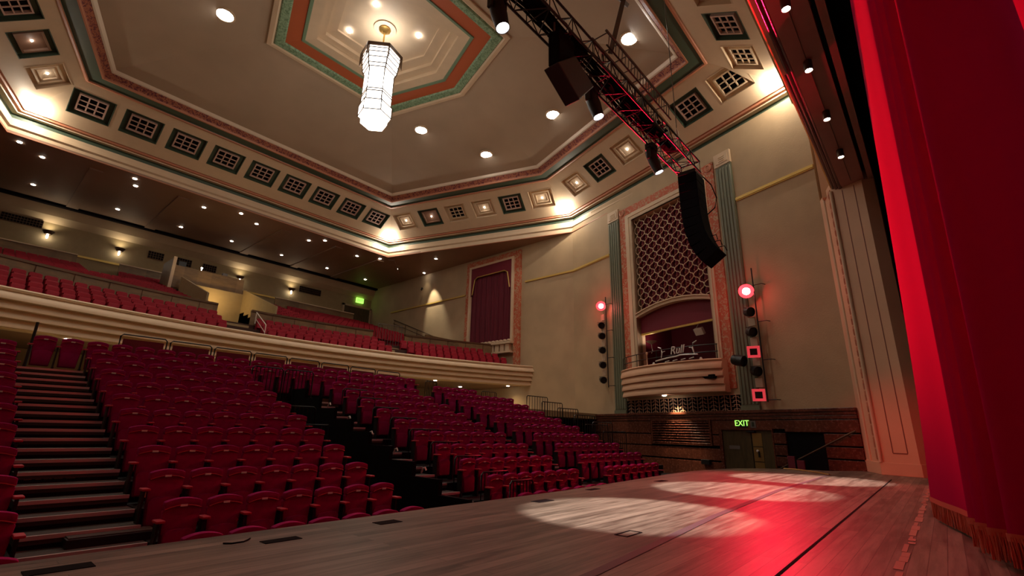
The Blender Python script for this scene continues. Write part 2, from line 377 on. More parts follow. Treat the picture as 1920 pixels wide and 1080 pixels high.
rings('trim_13', [(4.38, 20.46), (4.40, 20.42), (4.48, 20.46), (4.6, 20.6)], M_white2, 'cream bead inside the red ceiling frame')
# main ceiling: shallow saucer
def hexring(a, b, c, z): return [Vector((HC.x + x, HC.y + y, z)) for x, y in ((c, 0), (a, b), (-a, b), (-c, 0), (-a, -b), (a, -b))]
med = hexring(4.2, 5.4, 5.85, 22.2)
mb = MB(); prev = ring(4.58, 20.6); Rout = prev
for k in range(1, 13):
    f = k / 12
    zz = 20.6 + 1.6 * (1 - (1 - f) ** 1.5)
    cur = [Vector((lerp(a.x, b.x, f), lerp(a.y, b.y, f), zz)) for a, b in zip(Rout, med)]
    ringband(mb, prev, cur); prev = cur
struct('ceiling', mb, M_ceil, 'warm brown main ceiling panel', smooth=True)
def hrings(name, lst, m, label):
    mb = MB()
    for p, q in zip(lst, lst[1:]): ringband(mb, hexring(*p), hexring(*q))
    return struct(name, mb, m, label)
hrings('trim_14', [(4.28, 5.5, 5.97, 22.24), (4.28, 5.5, 5.97, 22.08), (4.1, 5.28, 5.72, 22.05), (4.02, 5.18, 5.6, 22.13)], M_cream, 'cream moulding around the ceiling medallion')
hrings('trim_15', [(4.04, 5.2, 5.62, 22.12), (3.98, 5.1, 5.54, 22.05), (3.66, 4.74, 5.2, 22.1), (3.6, 4.66, 5.1, 22.2)], M_greenrel, 'green relief band around the ceiling medallion')
hrings('trim_16', [(3.62, 4.68, 5.12, 22.19), (3.04, 3.86, 4.36, 22.24)], M_orange, 'terracotta band of the ceiling medallion')
hrings('trim_17', [(3.06, 3.88, 4.38, 22.24), (3.04, 3.86, 4.36, 22.18), (2.93, 3.72, 4.2, 22.2), (2.9, 3.68, 4.15, 22.3)], M_green2, 'green line inside the terracotta band')
st = [(2.92, 3.7, 4.17, 22.24)]
for k, (s, z) in enumerate(((.86, 22.3), (.86, 22.55), (.76, 22.6), (.76, 22.82), (.62, 22.88), (.62, 23.0))): st.append((2.92 * s, 3.7 * s, 4.17 * s, z))
st.append((.01, .01, .01, 23.02))
hrings('ceiling_medallion', st, M_cream, 'stepped cream recess of the ceiling medallion')
mb = MB(); mb.lathe([(.62, 0), (.62, -.06), (.5, -.08), (.45, -.03), (.2, -.03)], (11.62, 20.2, 23.0), n=32); struct('trim_18', mb, M_cream, 'round plaster rose above the chandelier', smooth=True)

# proscenium ---------------------------------------------------------------
struct('wall_proscenium', MB().box(-1.2, 25.5, 1.72, 1.84, 11.6, 18.6).box(-1.2, 25.5, 1.84, 2.96, 17.2, 17.3), M_wall, 'wall above the proscenium opening')
mb = MB(); mb.prism([(24.25, 2.53, 0), (22.58, 1.89, 0), (22.08, .79, 0), (22.3, .4, 0), (25.2, .4, 0), (25.2, 2.5, 0)], (0, 0, 11.6))
mb.box(23.2, 25.5, .5, 2.3, 11.3, 17)
struct('wall_proscenium_right', mb, M_prosc, 'plaster proscenium pillar at stage right of the opening')
struct('wall_proscenium_left', MB().box(-3.0, -.9, .9, 2.5, -1, 12), M_prosc, 'left proscenium pillar')
mb = MB(); mb.prism([(24.27, 2.58, 0), (22.54, 1.94, 0), (22.02, .77, 0), (22.25, .36, 0), (25.2, .36, 0), (25.2, 2.5, 0)], (0, 0, .42))
struct('baseboard_proscenium', mb, M_prosc, 'plain plinth at the foot of the proscenium pillar', bevel=.012)
PA, PB, PC = Vector((24.25, 2.53, 0)), Vector((22.58, 1.89, 0)), Vector((22.08, .79, 0))
n1 = Vector((-(PA - PB).y, (PA - PB).x, 0)).normalized()
if n1.x > 0: n1 = -n1
e1 = (PA - PB).normalized(); e2 = (PC - PB).normalized(); n2 = Vector((-e2.y, e2.x, 0))
if n2.x > 0: n2 = -n2
mb = MB()
for k in range(26):       # blocks of the moulded coral strip
    z = .5 + k * .42
    a = PB + e1 * .10; b = PB + e1 * .40
    mb.hexa([a + UP * z, b + UP * z, b + n1 * .02 + UP * z, a + n1 * .02 + UP * z, a + UP * (z + .36), b + UP * (z + .36), b + n1 * .02 + UP * (z + .36), a + n1 * .02 + UP * (z + .36)])
    for j in range(4):
        zz = z + .05 + j * .05
        mb.hexa([a + n1 * .02 + e1 * .05 + UP * zz, b + n1 * .02 - e1 * .05 + UP * zz, b + n1 * .045 - e1 * .05 + UP * zz, a + n1 * .045 + e1 * .05 + UP * zz,
                 a + n1 * .02 + e1 * .05 + UP * (zz + .02), b + n1 * .02 - e1 * .05 + UP * (zz + .02), b + n1 * .045 - e1 * .05 + UP * (zz + .02), a + n1 * .045 + e1 * .05 + UP * (zz + .02)])
struct('trim_19', mb, M_salmon, 'coral moulded strip running up the proscenium pillar')
mb = MB(); mb.tube([PB + n2 * .02 + UP * .42, PB + n2 * .02 + UP * 11.2], .07, 10); mb.tube([PA - e1 * .75 + n1 * .02 + UP * .42, PA - e1 * .75 + n1 * .02 + UP * 12.5], .05, 8)
struct('trim_20', mb, M_cream, 'rounded cream bead on the edge of the proscenium pillar', smooth=True)
mb = MB()
for f in (.36, .74):
    c = PB.lerp(PC, f); mb.hexa([c - e2 * .016 + n2 * -.01 + UP * .75, c + e2 * .016 + n2 * -.01 + UP * .75, c + e2 * .016 + n2 * .006 + UP * .75, c - e2 * .016 + n2 * .006 + UP * .75,
                                 c - e2 * .016 + n2 * -.01 + UP * 11.1, c + e2 * .016 + n2 * -.01 + UP * 11.1, c + e2 * .016 + n2 * .006 + UP * 11.1, c - e2 * .016 + n2 * .006 + UP * 11.1])
a, b = PB.lerp(PC, .36), PB.lerp(PC, .74)
mb.hexa([a + UP * .72, b + UP * .72, b + n2 * .006 + UP * .72, a + n2 * .006 + UP * .72, a + UP * .76, b + UP * .76, b + n2 * .006 + UP * .76, a + n2 * .006 + UP * .76])
struct('trim_21', mb, M_groove, 'thin reddish panel lines on the proscenium pillar')
# header: soffit, beam, maroon mouldings, gold edge
struct('ceiling_header', MB().box(-1, 22.7, .70, 1.50, 11.2, 11.9), M_headsoff, 'reddish brown soffit of the proscenium header')
struct('trim_22', MB().box(-1, 22.5, .40, .58, 11.2, 11.6), M_headsoff, 'pinkish rear strip of the proscenium header')
struct('ceiling_stage', MB().box(-8, 26, -8, .4, 11.9, 12.1), M_blackm, 'black void above the stage')
def arch_z(x): return 11.28 + .32 * (1 - ((x - 11.7) / 10.6) ** 2)
xs = [-.8 + 23.45 * k / 40 for k in range(41)]
for k, (dy, dz, r) in enumerate(((1.54, -.02, .09), (1.67, .03, .085), (1.78, .09, .075))):
    mb = MB(); mb.tube([(x, dy, arch_z(x) + dz) for x in xs], r, 10); struct('trim_%d' % (23 + k), mb, M_valance, ('inner', 'middle', 'outer')[k] + ' glossy maroon roll moulding along the proscenium header', smooth=True)
mb = MB(); mb.tube([(x, 1.86, arch_z(x) + .15) for x in xs], .045, 8); struct('trim_26', mb, M_gold, 'gold edge moulding along the proscenium header', smooth=True)
struct('wall_stage_back', MB().box(-8, 26, -8.2, -8, -1, 12), M_blackm, 'black rear wall of the stage')
struct('wall_stage_side', MB().box(25.4, 25.6, -8, .5, -1, 12), M_blackm, 'black side wall of the stage')
struct('wall_stage_left', MB().box(-8.2, -8, -8, 2, -1, 12), M_blackm, 'black left side wall of the stage')

# gold rails on the walls
for k, (t0, t1) in enumerate(((0, 4.06), (14.2, WL))):
    mb = MB(); wbox(mb, t0, t1, 13.36, 13.5, 0, .10); wbox(mb, t0, t1, 13.31, 13.36, 0, .06)
    struct('trim_%d' % (27 + k), mb, M_gold, ('gold rail beside the proscenium pillar', 'gold rail left of the fluted pilaster')[k])
struct('trim_29', MB().box(30.1, 30.2, 20, 24.85, 13.36, 13.5), M_gold, 'gold rail between pilaster and draped alcove')
struct('trim_30', MB().box(30.1, 30.2, 32.2, 44, 13.36, 13.5), M_gold, 'gold rail on the side wall behind the alcove')
struct('trim_31', MB().box(-6.8, 27, 48.12, 48.2, 13.3, 13.46), M_gold, 'gold rail along the rear wall')

# ------------------------------------------------------------------ organ wall decoration
def pilaster(idx, t0, t1, label):
    mb = MB(); wbox(mb, t0, t1, 2.42, 15.75, 0, .10)
    nf = 5; wd = (t1 - t0) / nf
    for k in range(nf):
        a = t0 + wd * k
        mb.prism([W(a + wd * .1, 2.7, .10), W(a + wd * .25, 2.7, .15), W(a + wd * .75, 2.7, .15), W(a + wd * .9, 2.7, .10)], UP * 12.9)
    o = struct('trim_%d' % idx, mb, M_pil, label)
    mb = MB(); wbox(mb, t0 - .02, t1 + .02, 15.75, 16.55, 0, .14); wbox(mb, t0 + .12, t1 - .12, 15.9, 16.4, .14, .17)
    for k in range(3): wbox(mb, t0 + .3, t1 - .3, 16.0 + .12 * k, 16.05 + .12 * k, .17, .2)
    struct('trim_%d' % (idx + 1), mb, M_cream, label.replace('fluted pilaster', 'carved capital block over the fluted pilaster'))
    mb = MB(); wbox(mb, t0 - .02, t1 + .02, 2.42, 2.62, 0, .17); struct('trim_%d' % (idx + 2), mb, M_pil, label.replace('fluted pilaster', 'plain foot of the fluted pilaster'))
pilaster(32, 4.1, 5.06, 'sage green fluted pilaster near the proscenium')
pilaster(35, 13.1, 14.15, 'sage green fluted pilaster left of the grille')
mb = MB(); wbox(mb, 5.24, 5.82, 3.5, 16.32, 0, .06); struct('trim_38', mb, M_coral, 'coral scroll frieze running up right of the grille')
mb = MB(); wbox(mb, 12.44, 13.02, 3.5, 16.32, 0, .06); struct('trim_39', mb, M_coral, 'coral scroll frieze running up left of the grille')
mb = MB(); wbox(mb, 5.82, 12.44, 15.78, 16.30, 0, .06); struct('trim_40', mb, M_coral, 'coral scroll frieze across the top of the grille')
mb = MB()
for t in (5.53, 12.73): mb.lathe([(.20, 0), (.24, .05), (.14, .10), (.10, .06)], W(t, 16.05, .06), WN, 14)
struct('trim_41', mb, M_salmon, 'round coral rosettes at the corners of the frieze', smooth=True)
mb = MB()
wbox(mb, 5.82, 6.2, 5.0, 15.7, 0, .14); wbox(mb, 11.8, 12.42, 5.0, 15.7, 0, .14); wbox(mb, 6.2, 11.8, 15.2, 15.72, 0, .14)
wbox(mb, 5.94, 6.0, 5.0, 15.5, .14, .19); wbox(mb, 12.05, 12.11, 5.0, 15.5, .14, .19); wbox(mb, 6.0, 12.05, 15.44, 15.5, .14, .19)
wbox(mb, 6.14, 6.2, 5.0, 15.2, -.55, .14); wbox(mb, 11.8, 11.86, 5.0, 15.2, -.55, .14); wbox(mb, 6.2, 11.8, 15.2, 15.26, -.55, .14)
struct('trim_42', mb, M_cream, 'cream moulded frame around the grille and box')
def arch(t, z0=8.32, rise=.42): return z0 + rise * (1 - ((t - 9.0) / 2.85) ** 2)
ts = [6.2 + 5.6 * k / 24 for k in range(25)]
for nm, m, z0, th, o0, o1, lab in (('trim_43', M_cream, 8.32, .24, -.5, .16, 'curved cream arch over the box'), ('trim_44', M_cream, 8.50, .07, .1, .24, 'upper bead of the curved arch over the box')):
    mb = MB()
    for a, b in zip(ts, ts[1:]):
        mb.hexa([W(a, arch(a, z0), o0), W(b, arch(b, z0), o0), W(b, arch(b, z0), o1), W(a, arch(a, z0), o1),
                 W(a, arch(a, z0) + th, o0), W(b, arch(b, z0) + th, o0), W(b, arch(b, z0) + th, o1), W(a, arch(a, z0) + th, o1)])
    struct(nm, mb, m, lab)
# grille: one thing with wires, beads and backing
g = thing('ogee_grille', W(9, 8.4, -.2), 'tall lattice grille of cream ogee wires over red beaded cloth', 'grille')
mb = MB()
for a, b in zip(ts, ts[1:]):
    mb.add([W(a, arch(a) + .1, -.5), W(b, arch(b) + .1, -.5), W(b, 15.2, -.5), W(a, 15.2, -.5)], [(0, 1, 2, 3)])
mb.build('backing_cloth', M_maroon, g)
q, hh = .33, .72
ncol = 17
mbw = MB(); mbb = MB()
for k in range(ncol + 1):
    t = 6.2 + 5.6 * k / ncol; pts = []
    zb = arch(min(max(t, 6.2), 11.8)) + .2
    z = zb
    while z < 15.2:
        cs_ = math.cos(2 * PI * z / hh); tt = t + (1 if k % 2 else -1) * .155 * math.copysign(abs(cs_) ** .5, cs_)
        pts.append(W(min(max(tt, 6.22), 11.78), z, -.16 + .03 * math.cos(2 * PI * z / hh * 1))); z += hh / 16
    mbw.tube(pts, .026, 5)
for k in range(ncol):
    t = 6.2 + 5.6 * (k + .5) / ncol
    z = arch(t) + .25; z0 = math.ceil(z / hh) * hh + (hh / 2 if k % 2 else 0) - hh
    while z0 < 15.1:
        if z0 > arch(t) + .35:
            mbb.lathe([(.001, -.30), (.07, -.24), (.11, -.1), (.12, 0), (.11, .1), (.07, .24), (.001, .30)], W(t, z0, -.36), UP, 8)
        z0 += hh
mbb.build('red_bead_rows', M_maroon2, g, smooth=True); mbw.build('ogee_wires', M_cream, g, smooth=True)
mb = MB()
for k in range(0, ncol):
    t = 6.2 + 5.6 * (k + .5) / ncol; z0 = math.ceil((arch(t) + .3) / hh) * hh + (hh / 2 if k % 2 else 0)
    while z0 < 15.1: mb.lathe([(.001, -.035), (.03, -.02), (.035, 0), (.03, .02), (.001, .035)], W(t, z0 - .02, -.24), UP, 6); z0 += hh
mb.build('gilt_studs', M_brass, g, smooth=True)['kind'] = 'stuff'

# box (room) below the grille
mb = MB(); wbox(mb, 5.9, 12.1, 3.3, 8.9, -3.2, -3.1); wbox(mb, 5.9, 6.1, 3.3, 8.9, -3.1, -.3); wbox(mb, 11.9, 12.1, 3.3, 8.9, -3.1, -.3); wbox(mb, 5.9, 12.1, 8.9, 9.0, -3.1, -.5)
struct('wall_box', mb, M_maroon2, 'dark maroon inside of the side box')
mb = MB(); wbox(mb, 5.9, 12.1, 4.0, 4.2, -3.1, .9); struct('floor_box', mb, M_dark, 'floor of the side box')
mb = MB()
for a, b in zip(ts, ts[1:]):
    mb.hexa([W(a, 7.32, -.32), W(b, 7.32, -.32), W(b, 7.32, -.22), W(a, 7.32, -.22), W(a, arch(a) + .03, -.32), W(b, arch(b) + .03, -.32), W(b, arch(b) + .03, -.22), W(a, arch(a) + .03, -.22)])
pel = mb.build('box_pelmet', M_maroon2); tag(pel, 'maroon pelmet panel hanging under the arch of the side box', 'pelmet')
mb = MB(); wbox(mb, 6.2, 11.8, 7.22, 7.33, -.34, -.19); mb.build('pelmet_hem', M_gold, pel)
pel_off = None
# box parapet: bulging front of four flutes
def boff(t):
    s = (t - 9.32) / 3.72
    return .42 + .95 * (max(0, 1 - s * s)) ** .7
mb = MB(); rows = []
prof = [(4.98, -.12), (5.02, .02), (4.97, .07), (4.90, .02)]
for k in range(4):
    zt = 4.88 - k * .385
    for j in range(7):
        f = j / 6; prof.append((zt - f * .37, .0 + .11 * math.sin(f * 1.9) - .035 * k))
    prof.append((zt - .372, .01 - .035 * k))
prof += [(3.32, -.16), (3.34, -.5)]
tt = [5.62 + 7.4 * k / 40 for k in range(41)]
mb.grid([[W(t, z, boff(t) + o) for z, o in prof] for t in tt])
for t in (tt[0], tt[-1]):
    n = len(mb.v); pp = [W(t, z, boff(t) + o) for z, o in prof] + [W(t, 3.34, 0), W(t, 4.98, 0)]; mb.add(pp, [tuple(range(len(pp)))])
mb.grid([[W(t, 3.36, boff(t) - .3) for t in tt], [W(t, 3.36, 0) for t in tt]])
struct('wall_box_parapet', mb, M_prosc, 'fluted bulging plaster parapet of the side box', smooth=True)
# rail and ornaments on the box
rl = thing('box_railing', W(9.3, 5.0, .9), 'thin dark guard rail along the parapet of the side box', 'railing')
for nm, z in (('top_rail', 5.78), ('middle_rail', 5.40)):
    MB().tube([W(t, z, boff(t) - .15) for t in tt[1:-1]], .026, 6).build(nm, M_black, rl)
for t in (5.85, 7.0, 9.3, 11.0, 12.2, 12.8):
    MB().tube([W(t, 4.96, boff(t) - .15), W(t, 5.79, boff(t) - .15)], .026, 6).build('post', M_black, rl)
t = 9.95; pp = thing('brass_post', W(t, 4.98, boff(t) - .08), 'pale finial post standing midway along the box rail', 'post')
MB().lathe([(.05, 0), (.035, .06), (.03, .62), (.06, .66), (.075, .72), (.05, .79), (.01, .81)], W(t, 4.98, boff(t) - .05), UP, 12).build('shaft', M_prosc, pp, smooth=True)
def text_mesh(s, size, M, ext=0.02, name='lettering', m=None, parent=None, shear=0.0, align='CENTER'):
    c = bpy.data.curves.new('tmp_text', 'FONT'); c.body = s; c.size = size; c.extrude = ext; c.align_x = align; c.align_y = 'CENTER'; c.shear = shear; c.resolution_u = 3
    o = bpy.data.objects.new('tmp_text', c); COL.objects.link(o); bpy.context.view_layer.update()
    me = bpy.data.meshes.new_from_object(o.evaluated_get(bpy.context.evaluated_depsgraph_get())); bpy.data.objects.remove(o); bpy.data.curves.remove(c)
    off = Vector(parent['_o']) if parent is not None else Vector((0, 0, 0))
    me.transform(Matrix.Translation(-off) @ M); me.materials.clear(); me.materials.append(m)
    ob = bpy.data.objects.new(name, me); COL.objects.link(ob); ob.parent = parent
    if parent is not None: ob['_o'] = parent['_o']
    return ob
def wmat(t, z, o):
    c = W(t, z, o); return Matrix(((-WD.x, 0, WN.x, c.x), (-WD.y, 0, WN.y, c.y), (0, 1, 0, c.z), (0, 0, 0, 1)))
sg = thing('script_sign', W(7.6, 5.0, 1.25), 'silver script lettering sign fixed on the box rail', 'sign')
text_mesh('Rull', .62, wmat(7.75, 5.62, 1.3), .02, 'lettering', M_chrome, sg, shear=.25)
for sx, nm in ((1, 'end_flourish'), (-1, 'end_flourish')):
    mb = MB(); c0 = 7.75 + sx * 1.05
    mb.tube([W(c0 + sx * .28, 5.95, 1.3), W(c0 + sx * .05, 5.85, 1.3), W(c0, 5.6, 1.3), W(c0 + sx * .08, 5.3, 1.3)], [.02, .035, .045, .02], 6)
    mb.tube([W(c0 + sx * .02, 5.62, 1.3), W(c0 - sx * .22, 5.66, 1.3)], .022, 6)
    mb.build(nm, M_chrome, sg, smooth=True)
mb = MB(); mb.tube([W(9.3 - 2.9 * k / 10, 5.18 + .1 * math.sin(k / 10 * PI) + (.05 if k > 5 else 0), 1.3) for k in range(11)], [.02 + .025 * (1 - abs(k - 3) / 10) for k in range(11)], 6); mb.build('underline', M_chrome, sg, smooth=True)
mb = MB()
for k in range(4): mb.tube([W(8.6 - .55 * k, 5.06, 1.32), W(8.3 - .55 * k, 5.1, 1.32)], .028, 6)
mb.build('bottom_bars', M_chrome, sg)
for t in (9.45, 6.55):
    o = MB().lathe([(.07, 0), (.08, .05), (.05, .13), (.005, .15)], W(t, 4.99, boff(t) - .06), UP, 10).build('rail_lamp', M_white); tag(o, 'small pale knob on the box parapet at the %s end of the script sign' % ('left' if t > 8 else 'right'), 'knob')
up = thing('uplight_bowl', W(11.2, 6.4, -.5), 'white bowl uplight on the left jamb inside the side box', 'wall light')
MB().lathe([(.04, 0), (.3, .16), (.34, .2), (.3, .2), (.05, .05)], W(11.2, 6.6, -.45), UP, 16).build('bowl', M_white, up, smooth=True)
MB().tube([W(11.2, 6.62, -.45), W(11.2, 6.4, -.45), W(11.1, 6.2, -.4), W(11.25, 6.05, -.45)], [.04, .03, .03, .02], 6).build('bracket', M_white, up, smooth=True)
lamp('box_bowl_light', 'POINT', W(11.2, 6.95, -.45), 12, (1, .75, .6), .1)
fl = thing('flood_lamp', W(7.6, 6.9, -.6), 'small square white floodlight hanging inside the side box', 'floodlight')
c = W(7.6, 6.85, -.5); mb = MB(); mb.obox(c, WD * .28, (WN * .5 - UP * .3).normalized() * .1, (UP * .5 + WN * .3).normalized() * .2); mb.build('housing', M_white, fl, bevel=.02)
MB().tube([c + UP * .1 + WD * .3, c + UP * .45], .02, 6).build('yoke', M_white, fl)
# fret panel below the box
fp = thing('fret_panel', W(9.05, 2.4, 0), 'dark panel of angular fretwork below the side box', 'panel')
mb = MB(); wbox(mb, 5.02, 13.08, 2.40, 3.22, 0, .03); mb.build('backing', M_dark, fp)
mb = MB(); nb = 12; bw = 8.06 / nb
for k in range(nb):
    a = 5.02 + k * bw; c = a + bw / 2
    wbox(mb, a - .012, a + .012, 2.42, 3.2, .03, .06); wbox(mb, c - .012, c + .012, 2.42, 3.2, .03, .06)
    for r in range(4):
        z = 2.5 + r * .2
        for sx in (-1, 1):
            wbox(mb, min(c, c + sx * .14), max(c, c + sx * .14), z, z + .022, .03, .06); wbox(mb, c + sx * .14 - .011, c + sx * .14 + .011, z - .08, z + .022, .03, .06)
            wbox(mb, min(c + sx * .14, c + sx * .26), max(c + sx * .14, c + sx * .26), z - .08, z - .058, .03, .06)
wbox(mb, 5.02, 13.08, 3.19, 3.22, .03, .06); wbox(mb, 5.02, 13.08, 2.40, 2.43, .03, .06)
mb.build('fretwork', M_prosc, fp)
o = MB().lathe([(.12, 0), (.12, -.03), (.09, -.04)], W(9.35, 3.32, .75), UP, 14).build('box_downlight', M_bulb2); tag(o, 'small round downlight under the side box', 'downlight')
lamp('box_underlight', 'SPOT', W(9.0, 3.25, .5), 800, (1, .72, .42), .05, W(9.0, 0.2, .15), 75, .8)

# ------------------------------------------------------------------ wainscot, louvre, doors
mb = MB()
def slab(t0, t1, z0, z1, o=.10): wbox(mb, t0, t1, z0, z1, 0, o)
for z0, z1 in ((-1, -.08), (0, .57), (.63, 1.22), (1.28, 1.95)):
    slab(11.15, WL, z0, z1)
    if z1 < 1.0: slab(6.5, 11.15, z0, z1)
slab(6.5, 6.9, .72, 1.22); slab(6.5, 6.9, 1.28, 1.95)
slab(3.05, 6.5, 1.56, 1.95)
for z0, z1 in ((-1, -.12), (-.06, .36), (.42, .86), (.92, 1.38)): slab(0, 1.39, z0, z1); slab(3.05, 3.62, z0, z1)
slab(0, 3.05, 1.44, 1.95)
struct('trim_45', mb, M_wains, 'dark horizontal plank wainscot along the splayed wall', bevel=.012)
mb = MB(); wbox(mb, 0, WL, 1.98, 2.12, 0, .13); wbox(mb, 0, WL, 2.14, 2.26, 0, .17); wbox(mb, 0, WL, 2.28, 2.42, 0, .22)
struct('trim_46', mb, M_wains, 'dark stepped capping rail of the wainscot', bevel=.015)
mb = MB(); wbox(mb, 0, WL, -1, 2.0, 0, .015); struct('trim_47', mb, M_blackm, 'black sheet painted as shade behind the wainscot planks')  # black sheet stands in for the shade in the plank joints
mb = MB(); mb.box(30.05, 30.2, 20, 33, -1, 2.3); struct('trim_48', mb, M_wains, 'dark wainscot of the side wall behind the seats')
lv = thing('louvre_vent', W(9, .7, .05), 'brown wooden louvred vent in the wainscot lit from above', 'vent')
mb = MB(); wbox(mb, 6.95, 11.1, .70, .74, .02, .13); wbox(mb, 6.95, 11.1, 1.94, 1.98, .02, .13); wbox(mb, 6.95, 7.05, .74, 1.94, .02, .13); wbox(mb, 11.0, 11.1, .74, 1.94, .02, .13); mb.build('frame', M_wains, lv)
for k in range(9):
    z = .75 + k * .134
    mb = MB(); mb.prism([W(7.05, z, .03), W(7.05, z + .01, .12), W(7.05, z + .05, .13), W(7.05, z + .10, .06), W(7.05, z + .11, .03)], WD * 3.95); mb.build('slat', M_wains, lv, bevel=.008)
dr = bpy.data.objects.new('door_1', None); COL.objects.link(dr); dr.location = W(5, -1, 0); dr['_o'] = list(dr.location); dr['kind'] = 'structure'; dr['label'] = 'dark wooden exit door with tall brass panels in the wainscot'; dr['category'] = 'door'
mb = MB(); wbox(mb, 4.78, 6.33, -1, 1.5, .02, .06); mb.build('door_leaf', M_door, dr)
mb = MB(); wbox(mb, 3.66, 4.74, -1, 1.5, .02, .06); mb.build('door_leaf', M_door, dr)
mb = MB(); wbox(mb, 6.33, 6.5, -1, 1.56, .0, .12); wbox(mb, 3.62, 3.68, -1, 1.56, 0, .12); wbox(mb, 3.62, 6.5, 1.5, 1.57, 0, .14); mb.build('door_frame', M_wains, dr)
for z0, z1 in ((-1, .05), (.10, .72), (.77, 1.36)):
    mb = MB(); wbox(mb, 4.22, 4.70, z0, z1, .06, .075); mb.build('brass_panel', M_kick, dr)
mb = MB(); wbox(mb, 4.40, 4.46, .28, .55, .075, .13); mb.build('door_handle', M_black, dr); mb = MB(); mb.lathe([(.06, 0), (.06, .02), (.02, .03)], W(4.5, .56, .075), WN, 12); mb.build('lock_plate', M_chrome, dr)
mb = MB(); wbox(mb, 5.42, 6.0, .6, .76, .06, .068); mb.build('door_plate', M_grey, dr)
mb = MB(); wbox(mb, 4.5, 4.95, 1.40, 1.47, .06, .16); mb.build('door_closer', M_black, dr)
mb = MB(); wbox(mb, 1.45, 3.0, -1, 1.36, .016, .022); struct('door_2', mb, M_blackm, 'black panel painted as a dark doorway in the wainscot beside the stage')  # flat black panel stands in for the darkness of the opening
ex = thing('exit_sign', W(5.13, 1.66, .12), 'small green lit EXIT sign above the wainscot door', 'exit sign')
mb = MB(); wbox(mb, 4.85, 5.42, 1.64, 1.97, .10, .14); mb.build('sign_box', M_exitbg, ex)
text_mesh('EXIT', .38, wmat(5.13, 1.805, .145), .006, 'lettering', M_exit, ex)
sp = thing('wall_sign', W(4.56, 1.6, .1), 'small grey square notice right of the EXIT sign', 'sign')
mb = MB(); wbox(mb, 4.42, 4.70, 1.60, 1.92, .10, .115); mb.build('plate', M_grey, sp)
mb = MB(); wbox(mb, 4.50, 4.62, 1.66, 1.86, .115, .12); wbox(mb, 4.53, 4.59, 1.70, 1.82, .12, .122); mb.build('pictogram', M_exitbg, sp)
hr = thing('stair_handrail', W(1.8, -.2, .25), 'slanting dark metal handrail rising from the door to the pillar', 'handrail')
MB().tube([W(3.5, -.22, .3), W(3.44, -.18, .3), W(.2, 1.44, .3), W(.06, 1.50, .3)], .035, 8).build('rail', M_bronze, hr, smooth=True)
for t in (.35, 1.7, 3.1):
    z = -.2 + (3.46 - t) * .495; MB().tube([W(t, z, .3), W(t, z - .08, .2), W(t, z - .08, .1)], .015, 6).build('bracket', M_black, hr)
fe = thing('stacked_chairs', W(2.6, -1.0, .5), 'dark red folded chairs standing in the black doorway', 'chair')
for k in range(2):
    a = 2.75 - k * .42
    mb = MB(); wbox(mb, a - .16, a + .16, -.4, .42 - k * .15, .35 + .05 * k, .42 + .05 * k); mb.build('backrest', M_maroon2, fe, bevel=.02)
    mb = MB()
    for s in (-.16, .16): wbox(mb, a + s - .015, a + s + .015, -1.0, .3, .38, .41)
    mb.build('legs', M_frame, fe)
mb = MB(); wbox(mb, 7.1, 7.6, -.22, .02, .10, .30); o = mb.build('black_case', M_black, bevel=.02); tag(o, 'small black box on the floor edge against the planks left of the door', 'box')

# ------------------------------------------------------------------ lamp ladders on the organ wall
def par_can(name, c, aim, label, r=.17, L=.34, m=M_black, red=False, group=None, cat='stage lamp', plate=False):
    c = Vector(c); a = Vector(aim).normalized()
    th = thing(name, c, label, cat, group)
    MB().lathe([(r * .55, -L * .5), (r * .9, -L * .45), (r, -L * .2), (r, L * .5), (r * .93, L * .5), (r * .9, L * .3), (.01, L * .25)], c, a, 16).build('housing', m, th, smooth=True)
    s = a.cross(UP).normalized()
    MB().tube([c + s * (r + .02), c + s * (r + .03) + UP * .2, c - s * (r + .03) + UP * .2, c - s * (r + .02)], .013, 6).build('yoke', m, th)
    if red:
        MB().lathe([(r * .62, .0), (r * .5, .03), (.005, .04)], c + a * L * .5, a, 16).build('lens', M_redbulb, th, smooth=True)  # lit head and lens made large to imitate bloom
        MB().lathe([(r * 1.12, -.02), (r * 1.12, .0), (r * .62, .012)], c + a * L * .5, a, 20).build('halo_ring', M_redring, th, smooth=True)  # red ring added to imitate the glare halo around the lens
    if plate:
        u = a.cross(UP).normalized(); v = u.cross(a); cc = c + a * L * .52
        mb = MB()
        for sx, sy, wx, wy in ((-1, 0, .06, .3), (1, 0, .06, .3), (0, -1, .3, .06), (0, 1, .3, .06)):
            mb.obox(cc + u * sx * .22 + v * sy * .22, u * (wx if sx else .28), v * (wy if sy else .16), a * .008)
        mb.build('colour_frame', M_gel, th)
    return th
def ladder(t, z0, z1, label):
    p = thing('lamp_pole', W(t, z0, .3), label, 'pole')
    MB().tube([W(t, z0, .34), W(t, z1, .34)], .032, 8).build('pole', M_black, p)
    z = z0 + .1
    while z < z1: MB().tube([W(t, z, .34), W(t - .42, z, .30), W(t - .42, z, .02)], .022, 6).build('wall_arm', M_black, p); z += 1.85
    return p
ladder(14.46, 4.1, 10.3, 'black vertical lamp pole beside the left pilaster')
ladder(3.52, 2.75, 9.3, 'black vertical lamp pole beside the right pilaster')
AIM = Vector((10.5, 2.2, 0))
c = Vector((-1.3, 6.4, 8.2)); par_can('stage_lamp', c, Vector((22.2, 1.4, .8)) - c, 'red stage lamp on the left wall opposite the organ grille', red=True, r=.3)
lamp('red_pillar_light', 'SPOT', c + Vector((.4, -.1, -.15)), 5200, (1, .02, .02), .12, (22.2, 1.6, .2), 17, .9)
